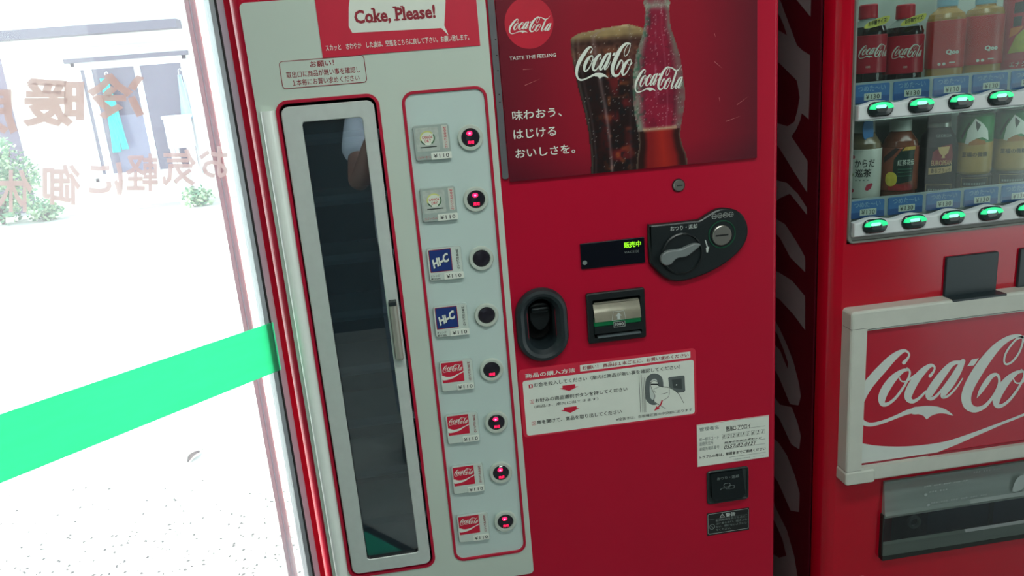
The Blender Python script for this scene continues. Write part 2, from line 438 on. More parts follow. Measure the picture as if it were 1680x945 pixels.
# lettering stuck on the outside, read from behind
vin_a = film('brown_vinyl', (186, 146, 138), 0.6, clear=0.08)
vin_b = film('rose_vinyl', (204, 168, 166), 0.6, clear=0.12)
def glass_char(ch, l, t, r, b, m, bold):
    """mirror image of a character in the surveyed box"""
    vs, fs, _ = text_mesh(ch, bold)
    TL, TR, BL, BR = [at_glass(*q, -0.005) for q in ((l, t), (r, t), (l, b), (r, b))]
    mb = MB(); mb.raw([(TL*(1-a)*c+TR*a*c+BL*(1-a)*(1-c)+BR*a*(1-c)) for a, c in ((1-p[0], p[1]) for p in vs)], fs, m)
    return mb
rows = [('冷', 142, 120, 237, 196, vin_a, .035), ('暖', 36, 128, 138, 208, vin_a, .035), ('房', -62, 138, 29, 220, vin_a, .035), ('完', -168, 146, -74, 228, vin_a, .035), ('備', -280, 154, -180, 238, vin_a, .035),
        ('お', 327, 240, 374, 292, vin_b, .022), ('気', 266, 244, 322, 305, vin_b, .022), ('軽', 206, 252, 259, 314, vin_b, .022), ('に', 146, 266, 202, 320, vin_b, .022), ('御', 70, 270, 132, 336, vin_b, .022), ('休', -4, 278, 53, 348, vin_b, .022), ('憩', -72, 288, -12, 358, vin_b, .022)]
for r in rows:
    glass_char(*r).build('lettering', door)
# jamb between leaf and machine
MB().box(-0.3005, -0.2875, 0.060, 0.095, 0, 2.62, alu_pale).build('trim_3', kind='structure')

# green tape across the leaf
tape_m = film('green_tape', (130, 250, 204), 0.85)
tp = [at_glass(*q, 0.0062) for q in ((448, 528.5), (0, 680), (0, 793), (461.4, 606.5))]
# keep running left past the frame of the photograph
e1 = tp[1]+(tp[1]-tp[0])*1.15; e2 = tp[2]+(tp[2]-tp[3])*1.15
q = [tp[0], e1, e2, tp[3]]
mb = MB(); n = 8
for k in range(n):
    a, b = k/n, (k+1)/n
    f4 = [q[0]*(1-a)+q[1]*a, q[0]*(1-b)+q[1]*b, q[3]*(1-b)+q[2]*b, q[3]*(1-a)+q[2]*a]
    mb.raw([p for p in f4]+[p-GN*0.0008 for p in f4], [(0, 1, 2, 3), (7, 6, 5, 4), (0, 4, 5, 1), (3, 2, 6, 7)], tape_m)
mb.build('tape_stripe', label='wide bright green tape stripe running across the glass door beside the bottle machine', category='tape')

# ------------------------------------------------------------------ outside: house across the yard
wall_w = mat('white_stucco', (225, 224, 220), 0.9, vary=0.03, scale=4)
gut = mat('slate_gutter', (92, 88, 104), 0.6)
lav = mat('grey_board', (120, 108, 128), 0.8, vary=0.1, scale=3)
frame_w = mat('white_frame', (226, 226, 230), 0.5)
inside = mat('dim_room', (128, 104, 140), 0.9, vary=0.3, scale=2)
YB = 13.0
def hz(u, v, y=YB): return at(u, v, y)
W = dict(zip('ltrb', (hz(116, 104)[0], hz(200, 98)[1], hz(304, 90)[0], hz(200, 290)[1])))
WR = hz(337, 268)[0]
house = thing('house', 'white house across the yard with wide sliding windows under a dark gutter', 'house', (-4.6, YB+0.1, -0.13))
XL = hz(14, 150)[0]; XR = 2.5; TOPZ = 4.6
wl, wr, wt, wb = W['l'], W['r'], W['t'], 0.35
MB().box(XL, wl, YB, YB+0.15, -0.13, TOPZ, wall_w).box(wr, XR, YB, YB+0.15, -0.13, TOPZ, wall_w).box(wl, wr, YB, YB+0.15, wt, TOPZ, wall_w).box(wl, wr, YB, YB+0.15, -0.13, wb, wall_w).build('wall', house)
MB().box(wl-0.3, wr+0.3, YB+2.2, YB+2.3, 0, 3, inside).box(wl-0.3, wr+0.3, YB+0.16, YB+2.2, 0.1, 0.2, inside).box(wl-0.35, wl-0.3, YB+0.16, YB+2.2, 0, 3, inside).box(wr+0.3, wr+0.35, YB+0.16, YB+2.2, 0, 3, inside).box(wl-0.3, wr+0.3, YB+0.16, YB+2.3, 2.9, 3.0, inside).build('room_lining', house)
g0, g1 = hz(-10, 62), hz(298, 40)
MB().box(XL-0.2, g1[0], YB-0.32, YB-0.02, g1[1]-0.07, g1[1]+0.07, gut).build('gutter', house)
MB().box(XL-0.2, XR, YB-0.7, YB+0.3, TOPZ, TOPZ+0.15, gut).build('roof_edge', house)
h0 = hz(110, 80)[0]
MB().box(hz(110, 80)[0], hz(302, 69)[0], YB-0.06, YB, hz(302, 69)[1]-0.02, hz(302, 69)[1]+0.02, mat('pale_duct', (200, 190, 196), 0.7)).build('cable_duct', house)
MB().box(wl-0.08, wr+0.06, YB-0.08, YB+0.02, wt, wt+0.07, gut).build('window_hood', house)
fr = MB(); b = 0.06
fr.box(wl, wl+b, YB-0.03, YB+0.1, wb, wt, frame_w).box(wr-b, wr, YB-0.03, YB+0.1, wb, wt, frame_w).box(wl, wr, YB-0.03, YB+0.1, wt-b, wt, frame_w).box(wl, wr, YB-0.03, YB+0.1, wb, wb+b, frame_w)
fr.build('window_frame', house)
winp = glass('house_glass', (235, 240, 250), gloss=0.8, veil=0.25, veil_rgb=(220, 210, 235))
cols = [wl+b, hz(152, 160)[0], hz(238, 160)[0]-0.05, wr-b]
for k in range(3):
    x0, x1 = cols[k], cols[k+1]
    s = MB(); c = 0.055; yy = YB+0.02+0.03*(k % 2)
    s.box(x0, x0+c, yy, yy+0.03, wb+b, wt-b, frame_w).box(x1-c, x1, yy, yy+0.03, wb+b, wt-b, frame_w).box(x0+c, x1-c, yy, yy+0.03, wt-b-c, wt-b, frame_w).box(x0+c, x1-c, yy, yy+0.03, wb+b, wb+b+c, frame_w)
    so = s.build('window_sash', house)
    MB().box(x0+c, x1-c, yy+0.012, yy+0.018, wb+b+c, wt-b-c, winp).build('pane', so)
MB().box(cols[1]+0.1, cols[2]-0.05, YB+0.35, YB+0.38, wb, 1.45, mat('white_screen', (226, 226, 232), 0.8)).build('screen', house)
MB().box(cols[1]+0.75, cols[2]-0.1, YB+0.3, YB+0.33, 1.5, 2.0, mat('grey_notice', (150, 156, 172), 0.8)).build('notice_board', house)
house_b = thing('outbuilding', 'dim grey outbuilding at the far left beyond the shrub', 'building', (XL-1.2, YB+0.6, -0.13))
MB().box(XL-3.5, XL-0.05, YB+0.6, YB+0.7, -0.13, 3.2, lav).build('wall', house_b)
MB().box(XL-3.6, XL-0.02, YB+0.4, YB+0.75, 3.2, 3.3, gut).build('roof', house_b)
MB().box(XL-2.0, XL-1.3, YB+0.55, YB+0.6, -0.13, 2.0, mat('pale_door', (190, 186, 200), 0.7)).build('door', house_b)
# washing
def cloth(name, label, x0, x1, z0, z1, y, m, legs=False, taper=0.0):
    t = thing(name, label, 'laundry', ((x0+x1)/2, y, z0), 'washing in the house window')
    mb = MB(); n = 10
    def sheet(xa, xb, xc, xd, za, zb, ph):
        vs = []; fs = []; R = 8
        for j in range(R+1):
            q = j/R; a, b2 = xa*(1-q)+xc*q, xb*(1-q)+xd*q
            for i in range(n+1):
                u = i/n
                vs.append((a+(b2-a)*u, y+0.025*math.sin(u*9+ph+j*0.3), za+(zb-za)*q))
        for j in range(R):
            for i in range(n): fs.append((j*(n+1)+i, j*(n+1)+i+1, (j+1)*(n+1)+i+1, (j+1)*(n+1)+i))
        mb.raw(vs, fs, m, True)
    if legs:
        w3 = (x1-x0)
        sheet(x0, x0+w3*0.45, x0+w3*0.1, x0+w3*0.55, z0, z0+(z1-z0)*0.6, 0); sheet(x0+w3*0.52, x1, x0+w3*0.42, x1-w3*0.2, z0+0.04, z0+(z1-z0)*0.6, 2)
        sheet(x0+w3*0.1, x1-w3*0.2, x0+w3*0.15, x1-w3*0.35, z0+(z1-z0)*0.6, z1, 1)
    else:
        sheet(x0, x1, x0+taper, x1-taper, z0, z1, 0)
    o = mb.build('fabric', t); s = o.modifiers.new('thickness', 'SOLIDIFY'); s.thickness = 0.012
    MB().tube([((x0+x1)/2, y, z1-0.01), ((x0+x1)/2, y, z1+0.08), ((x0+x1)/2+0.03, y, z1+0.10), ((x0+x1)/2+0.05, y, z1+0.07)], 0.008, frame_w, 6).build('hook', t)
a = hz(189, 250); c2 = (hz(217, 250)[0], hz(180, 128)[1])
cloth('hanging_trousers', 'turquoise trousers hanging in the middle pane of the house window', a[0], c2[0], a[1], c2[1], YB-0.10, mat('turquoise_cloth', (40, 190, 190), 0.9), legs=True)
a = hz(300, 196); c2 = (hz(318, 196)[0], hz(306, 122)[1])
cloth('hanging_cloth', 'pale blue cloth hanging at the right edge of the house window', a[0], c2[0], a[1], c2[1], YB-0.06, mat('pale_blue_cloth', (170, 200, 225), 0.9), taper=0.06)
a = hz(290, 243); c2 = (hz(326, 243)[0], hz(304, 190)[1])
t = thing('storage_box', 'white storage box standing below the pale blue cloth at the window', 'box', ((a[0]+c2[0])/2, YB-0.3, a[1]))
MB().prism(rr((a[0]+c2[0])/2, (a[1]+c2[1])/2, c2[0]-a[0], c2[1]-a[1]-0.03, 0.03), YB-0.14, YB-0.48, mat('white_plastic', (215, 212, 220), 0.5), 0.02).build('body', t)
MB().prism(rr((a[0]+c2[0])/2, c2[1], c2[0]-a[0]+0.04, 0.06, 0.02), YB-0.12, YB-0.5, mat('white_plastic', (215, 212, 220), 0.5), 0.01).build('lid', t)
MB().box(a[0]+0.02, a[0]+0.08, YB-0.45, YB-0.4, -0.13, a[1]+0.02, frame_w).box(c2[0]-0.08, c2[0]-0.02, YB-0.45, YB-0.4, -0.13, a[1]+0.02, frame_w).box(a[0]+0.02, a[0]+0.08, YB-0.18, YB-0.13, -0.13, a[1]+0.02, frame_w).box(c2[0]-0.08, c2[0]-0.02, YB-0.18, YB-0.13, -0.13, a[1]+0.02, frame_w).build('stand', t)
# shrub and low plants along the foot of the house
leaf_ms = [mat('leaf_dark', (96, 140, 106), 0.7, vary=0.2), mat('leaf_pale', (164, 188, 150), 0.7, vary=0.2)]
bark = mat('bark', (90, 72, 60), 0.9)
def shrub(name, label, x, y, z0, r, h, n, pale=0.4, group=None):
    t = thing(name, label, 'shrub', (x, y, z0), group)
    st = MB()
    for k in range(7):
        a = 2*math.pi*k/7
        st.tube([(x, y, z0), (x+r*0.3*math.cos(a), y+r*0.3*math.sin(a), z0+h*0.4), (x+r*0.6*math.cos(a), y+r*0.6*math.sin(a), z0+h*0.75)], [0.025, 0.015, 0.006], bark, 5)
    st.build('stem', t)
    mb = MB()
    for k in range(n):
        a = random.uniform(0, 6.283); q = math.acos(random.uniform(-1, 1)); R = random.uniform(0.55, 1)**0.5
        lump = 0.8+0.3*math.sin(3*a+q*4)
        p = np.array([x+r*R*lump*math.sin(q)*math.cos(a), y+r*R*lump*math.sin(q)*math.sin(a), z0+h*0.5+h*0.5*R*lump*math.cos(q)])
        d = np.array([random.gauss(0, 1), random.gauss(0, 1), random.gauss(0.2, 0.8)]); d /= np.linalg.norm(d)
        s = np.cross(d, [random.gauss(0, 1), 1, random.gauss(0, 1)]); s /= np.linalg.norm(s); L = random.uniform(0.05, 0.11)
        mb.raw([p, p+d*L*0.5+s*L*0.28, p+d*L, p+d*L*0.5-s*L*0.28], [(0, 1, 2, 3)], leaf_ms[random.random() < pale])
    mb.build('foliage', t, kind='stuff')
p = hz(38, 320)
shrub('shrub', 'bushy green shrub at the left corner of the white house', p[0], YB-0.85, -0.13, 0.62, 1.55, 3200)
p = hz(388, 300)
for k, (u, r, h) in enumerate(((345, 0.25, 0.3), (104, 0.26, 0.35))):
    p = hz(u, 300); shrub('low_plant', ['low weedy plant at the foot of the white house below the box', 'low weedy plant between the shrub and the house window'][k], p[0], YB-0.95, -0.13, r, h, 500, 0.6)
# grit and a twig on the yard
gp = MB(); grit = mat('dark_grit', (84, 83, 82), 0.95)
for k in range(2000):
    x = random.uniform(-2.3, -0.5); y = random.uniform(0.7, 2.6)
    if random.random() > 1.7-0.85*y: continue
    r = random.uniform(0.0025, 0.0065); z = -0.13
    a = random.uniform(0, 3); ca, sa = math.cos(a)*r, math.sin(a)*r
    gp.raw([(x+ca*1.6, y+sa*1.6, z), (x-sa, y+ca, z), (x-ca*1.6, y-sa*1.6, z), (x+sa, y-ca, z), (x, y, z+r)], [(0, 1, 4), (1, 2, 4), (2, 3, 4), (3, 0, 4)], grit)
gp.build('grit', label='loose dark grit scattered over the pale yard near the door', category='gravel', kind='stuff')
d = ray(318, 750); tt = (-0.125-CAM[2])/d[2]; p = CAM+tt*d
tw = thing('dry_leaf', 'small dry curled leaf lying on the pale yard below the green tape', 'leaf', (float(p[0]), float(p[1]), -0.13))
lm = mat('dry_leaf', (74, 62, 56), 0.9)
vs = []; n = 8
for i in range(n+1):
    s = i/n; wd = 0.018*math.sin(math.pi*min(1, s*1.02+0.02))
    c = p+np.array([0.028, 0.09, 0])*(s-0.5)*1.1
    for k in (-1, 0, 1): vs.append((c[0]+k*wd*0.9, c[1]-k*wd*0.3, -0.128+0.012*abs(k)+0.008*math.sin(3*s)))
MB().raw(vs, [(i*3+k, i*3+k+1, i*3+k+4, i*3+k+3) for i in range(n) for k in (0, 1)], lm, True).build('blade', tw)
MB().tube([tuple(p+np.array([0.015, 0.05, -0.002])), tuple(p+np.array([0.026, 0.075, 0.004]))], 0.0015, lm, 5).build('leaf_stem', tw)

# fixtures around the added fill lights, out of view
lamp_w = mat('lamp_white', (226, 230, 226), 0.5); tube_m = mat('lit_tube', (255, 255, 250), 0.5, emit=(235, 255, 240), estr=2.5)
for k, (lx, ly) in enumerate(((0.35, -1.0), (0.35, -2.4))):
    t = thing('ceiling_lamp', ['fluorescent ceiling lamp over the floor in front of the machines', 'fluorescent ceiling lamp near the dark front wall'][k], 'lamp', (lx, ly, 2.5), 'ceiling lamps')
    MB().prism(rr(lx, 2.46, 1.3, 0.09, 0.01, 3), ly+0.09, ly-0.09, lamp_w, 0.01).build('housing', t)
    for dy in (-0.045, 0.045):
        MB().tube([(lx-0.6, ly+dy, 2.402), (lx+0.6, ly+dy, 2.402)], 0.008, tube_m, 8).build('tube', t)
# mat on the floor
mp = np.array([-0.75, -1.57]); md = np.array([0.66, 0.751]); mn = np.array([-0.751, 0.66])
t = thing('floor_mat', 'green floor mat with a dark border, mirrored low in the narrow door glass', 'mat', (float(mp[0]), float(mp[1]), 0.0))
def mat_slab(a0, a1, b0, b1, z, m, name):
    c = mp+md*(a0+a1)/2+mn*(b0+b1)/2
    MB().obox((c[0], c[1], z/2), (md[0], md[1], 0), (mn[0], mn[1], 0), (0, 0, 1), (a1-a0)/2, (b1-b0)/2, z/2, m).build(name, t)
mat_slab(0, 1.15, 0, 0.6, 0.006, seal, 'border'); mat_slab(0.03, 1.12, 0.03, 0.57, 0.008, mat('mat_green', (20, 130, 104), 0.8, vary=0.1, scale=80, bump=0.2), 'pile')

# ================================================================== bottle vending machine
red1 = mat('red_enamel', (178, 10, 46), 0.33, spec=0.35, vary=0.02, scale=4)
red_trim = mat('red_trim', (176, 14, 50), 0.4, vary=0.03)
cream = mat('cream_panel', (192, 205, 194), 0.5, spec=0.4, vary=0.025, scale=5)
mint = mat('button_panel_white', (190, 208, 204), 0.45, vary=0.015, scale=6)
rail_m = mat('white_rail', (236, 244, 238), 0.25, vary=0.02)
silver = mat('brushed_silver', (198, 206, 202), 0.4, metal=0.15, vary=0.03, scale=60)
steel = mat('steel', (170, 168, 160), 0.3, metal=0.9, vary=0.05)
black = mat('black_plastic', (18, 25, 27), 0.38, vary=0.1)
black_soft = mat('black_rubber', (30, 40, 44), 0.42, vary=0.1)
deep = mat('dark_recess', (9, 11, 12), 0.7)
white_p = mat('print_white', (220, 226, 216), 0.55, vary=0.02)
red_p = mat('print_red', (196, 24, 56), 0.5, vary=0.03)
red_d = mat('print_deep_red', (140, 20, 40), 0.55, vary=0.03)
ink = mat('print_black', (22, 24, 26), 0.6)
grey_p = mat('print_grey', (120, 130, 128), 0.6)
vcolm = mat('colour_print', (255, 255, 255), 0.4, vcol=True, spec=0.3)

m1 = thing('bottle_vending_machine', 'red and cream bottle vending machine with a tall narrow dispensing door', 'vending machine', (0.19, 0.36, 0.0))
ZB, ZT = 0.06, 1.83
# cabinet shell: rounded left edge, tight right edge
prof = [(-0.2845, 0.80), (-0.2845, 0.046), (-0.270, 0.046), (-0.270, 0.03)]
for k in range(1, 8):
    a = math.radians(180+90*k/8); prof.append((-0.252+0.018*math.cos(a), 0.026+0.026*math.sin(a)))
prof += [(-0.252, 0.0), (0.652, 0.0)]
for k in range(1, 6):
    a = math.radians(270+90*k/6); prof.append((0.652+0.008*math.cos(a), 0.008+0.008*math.sin(a)))
prof += [(0.66, 0.01), (0.66, 0.80)]
mb = MB(); n = len(prof)
vs = [(p[0], p[1], z) for z in (ZB, ZT) for p in prof]
# openings are dark boxes set into the front, so the front skin is one sheet with holes
HOLES = {}
def hole_box(name, x0, x1, z0, z1): HOLES[name] = (x0, x1, z0, z1)
DX0, DX1, DZ0, DZ1 = -0.2155, -0.0545, 0.5435, 1.4465      # door opening
hole_box('door', DX0, DX1, DZ0, DZ1)
oc = at(889, 532); OW, OH = 0.098, 0.143
hole_box('opener', oc[0]-0.026, oc[0]+0.026, oc[1]-0.05, oc[1]+0.05)
BX0, BX1, BZ0, BZ1 = 0.284, 0.396, 0.963, 1.061
hole_box('bill', BX0+0.008, BX1-0.006, BZ0+0.008, BZ1-0.01)
fi = [i for i, p in enumerate(prof) if abs(p[1]) < 1e-9]
mb.raw(vs, [(i+1, i, n+i, n+i+1)[::-1] for i in range(n-1) if not (prof[i] == (-0.252, 0.0))], red1, False)
# front skin split on the hole grid
xs = sorted({-0.252, 0.652, *[h[0] for h in HOLES.values()], *[h[1] for h in HOLES.values()]})
zs = sorted({ZB, ZT, *[h[2] for h in HOLES.values()], *[h[3] for h in HOLES.values()]})
for i in range(len(xs)-1):
    for j in range(len(zs)-1):
        cx, cz = (xs[i]+xs[i+1])/2, (zs[j]+zs[j+1])/2
        if any(h[0] < cx < h[1] and h[2] < cz < h[3] for h in HOLES.values()): continue
        mb.raw([(xs[i], 0, zs[j]), (xs[i+1], 0, zs[j]), (xs[i+1], 0, zs[j+1]), (xs[i], 0, zs[j+1])], [(0, 1, 2, 3)], red1)
mb.raw([vs[i] for i in range(n)], [tuple(range(n))], red1); mb.raw([vs[n+i] for i in range(n)], [tuple(range(n))[::-1]], red1)
mb.box(-0.2845, 0.66, 0.78, 0.80, ZB, ZT, red1)
mb.build('cabinet', m1)
for fx in (-0.24, 0.62):
    for fy in (0.08, 0.72):
        MB().lathe(fx, fy, [(0.03, 0.0), (0.03, 0.012), (0.012, 0.014), (0.012, 0.062)], black, 14).build('foot', m1)

# cream front panel with two openings
pl, pr_, pb_, pt_ = -0.251, 0.1435, 0.487, 1.607
def flat_ring(mb, outer, holes, y, m): pass
def panel_with_holes(mb, outer, holes, y, m):
    """flat sheet with round-cornered holes, triangulated"""
    import mathutils.geometry as g
    polys = [[Vector((p[0], p[1], 0)) for p in outer]]+[[Vector((p[0], p[1], 0)) for p in h[::-1]] for h in holes]
    tri = g.tessellate_polygon(polys); pts = [p for q in polys for p in q]
    fs = []
    for t in tri:
        a, b, c = (pts[i] for i in t)
        fs.append(t if (b.x-a.x)*(c.y-a.y)-(b.y-a.y)*(c.x-a.x) > 0 else t[::-1])
    mb.raw([(p.x, y, p.y) for p in pts], fs, m)
def sheet(name, parent, outer, holes, y0, y1, m, edge=None):
    """sheet with thickness from y0 (back) to y1 (front)"""
    mb = MB(); panel_with_holes(mb, outer, holes, y1, m)
    mb.loft([(outer, y0), (outer, y1)], edge or m, sm=False)
    for h in holes: mb.loft([(h, y1), (h, y0)], edge or m, sm=False)
    return mb.build(name, parent)
d_out = rr((-0.2212-0.0490)/2, (0.5375+1.4523)/2, 0.1722, 0.9148, 0.021, 6)
b_out = rr((-0.012+0.1325)/2, (0.5395+1.450)/2, 0.1465, 0.9105, 0.021, 6)
sheet('cream_panel', m1, rr((pl+pr_)/2, (pb_+pt_)/2, pr_-pl, pt_-pb_, 0.009), [inset(d_out, 0.002), inset(b_out, 0.002)], 0.0, -0.004, cream)
# door surround
mb = MB(); mb.loft([(d_out, -0.001), (inset(d_out, 0.001), -0.006), (inset(d_out, 0.0058), -0.006), (inset(d_out, 0.0068), 0.0), (inset(d_out, 0.007), 0.03)], [red_trim, red_trim, red_trim, deep], sm=False)
mb.build('door_surround', m1)
# dark interior behind the door with bottle racks
mb = MB(); I0, I1, J0, J1 = -0.232, -0.040, 0.528, 1.459
inner_m = mat('cool_dark_interior', (58, 80, 98), 0.6, vary=0.1)
mb.raw([(x, y, z) for x in (I0, I1) for y in (0.02, 0.20) for z in (J0, J1)], [(0, 1, 3, 2), (4, 6, 7, 5), (0, 4, 5, 1), (2, 3, 7, 6), (0, 2, 6, 4)][:2]+[(0, 4, 6, 2), (1, 3, 7, 5), (2, 6, 7, 3)], inner_m)
mb.build('bottle_compartment', m1)
rack_m = mat('rack_metal', (190, 204, 216), 0.5)
for k in range(9):
    z = 1.385-0.107*k
    rk = MB(); rk.box(-0.23, -0.042, 0.03, 0.19, z-0.003, z, rack_m)
    rk.raw([(-0.23, 0.03, z+0.006), (-0.042, 0.03, z+0.006), (-0.042, 0.03, z-0.012), (-0.23, 0.03, z-0.012), (-0.23, 0.022, z-0.003), (-0.042, 0.022, z-0.003)], [(0, 4, 5, 1), (4, 3, 2, 5)], rack_m)
    rk.build('bottle_rack', m1)
# dispensing door: silver frame, smoked pane, pull handle
dcx, dcz, dw, dh = (-0.2121-0.0588)/2, (0.5475+1.441)/2, 0.1533, 0.8935
do = rr(dcx, dcz, dw, dh, 0.013, 6)
g0x, g0z = at(490, 200); g1x, g1z = at(681, 900)
di = rr((-0.1815-0.0795)/2, (0.5755+1.4155)/2, 0.102, 0.840, 0.007, 6)
mb = MB()
mb.loft([(do, 0.012), (do, -0.006), (inset(do, 0.002), -0.0085)], silver, sm=False)
panel_with_holes(mb, inset(do, 0.002), [di], -0.0085, silver)
mb.loft([(di, -0.0085), (inset(di, 0.0012), -0.007), (inset(di, 0.0012), 0.004)], [silver, black], sm=False)
ddoor = mb.build('dispensing_door', m1)
smoke = glass('smoked_glass', (220, 232, 236), gloss=7.0, veil=0.05, veil_rgb=(96, 160, 190))
di2 = inset(di, -0.003)
MB().loft([(di2, 0.003), (di2, -0.001)], smoke, smoke, smoke, sm=False).build('door_pane', ddoor)
hp = [at(643, 497, -0.03), at(656, 596, -0.03)]
hx0, hx1 = hp[0][0], hp[1][0]
zt, zb = hp[0][1], hp[1][1]; hc = (hx0+hx1)/2
mb = MB()
hl = rr(hc, (zt+zb)/2, 0.015, zt-zb, 0.006, 5)
mb.loft([(hl, -0.008), (hl, -0.016), (inset(hl, 0.002), -0.021), (inset(hl, 0.0055), -0.0225)], mat('satin_handle', (160, 160, 150), 0.35, metal=0.3), MATS['satin_handle'], MATS['satin_handle'])
mb.box(hc-0.007, hc+0.007, -0.024, -0.008, zt-0.008, zt, black_soft)
mb.build('pull_handle', ddoor, bevel=0.001)
MB().box(-0.0605, -0.0585, -0.0055, 0.004, 0.56, 1.43, black).build('door_gasket', ddoor)
# hinge rail, rounded
mb = MB(); r0, r1 = -0.2385, -0.2165; rz0, rz1 = 0.09, 1.437
r0 = at(425, 176, -0.008)[0]; r1 = at(449, 174, -0.008)[0]
pr = [(r0, -0.004)]+[((r0+r1)/2-(r1-r0)/2*math.cos(math.pi*k/10), -0.005-0.012*math.sin(math.pi*k/10)) for k in range(11)]+[(r1, -0.004)]
vs = [(p[0], p[1], z) for z in (rz0, rz1) for p in pr]; n = len(pr)
mb.raw(vs, [(i, i+1, n+i+1, n+i) for i in range(n-1)], rail_m, True); mb.raw(vs[n:], [tuple(range(n))], rail_m)
mb.build('hinge_rail', m1)

# button panel
mb = MB(); mb.loft([(b_out, -0.001), (inset(b_out, 0.001), -0.0062), (inset(b_out, 0.005), -0.0062), (inset(b_out, 0.006), -0.003)], red_trim, sm=False)
mb.build('panel_surround', m1)
MB().flat(inset(b_out, 0.0055), -0.003, mint).build('button_panel', m1)
led = mat('red_lamp', (255, 40, 90), 0.4, emit=(255, 20, 80), estr=1.3)
led_hot = mat('red_lamp_centre', (255, 150, 190), 0.4, emit=(255, 110, 170), estr=1.6)
ring_m = mat('button_ring', (186, 196, 186), 0.4, vary=0.02)
lens_m = mat('smoked_lens', (38, 36, 44), 0.12, vary=0.1)
acry = mat('clear_tile_edge', (166, 180, 176), 0.3)
tile_w = mat('tile_white', (196, 208, 200), 0.4, vary=0.02)
tile_g = mat('tile_grey', (158, 172, 166), 0.35, vary=0.05, scale=90)
BTN = [1.364-0.107*k for k in range(8)]
LAMPS = ['ur', 'ur', '', '', 'r', 'ur', 'ur', 'ur']
FACE = ['ginger', 'ginger', 'orange', 'orange', 'cola', 'cola', 'cola', 'cola']
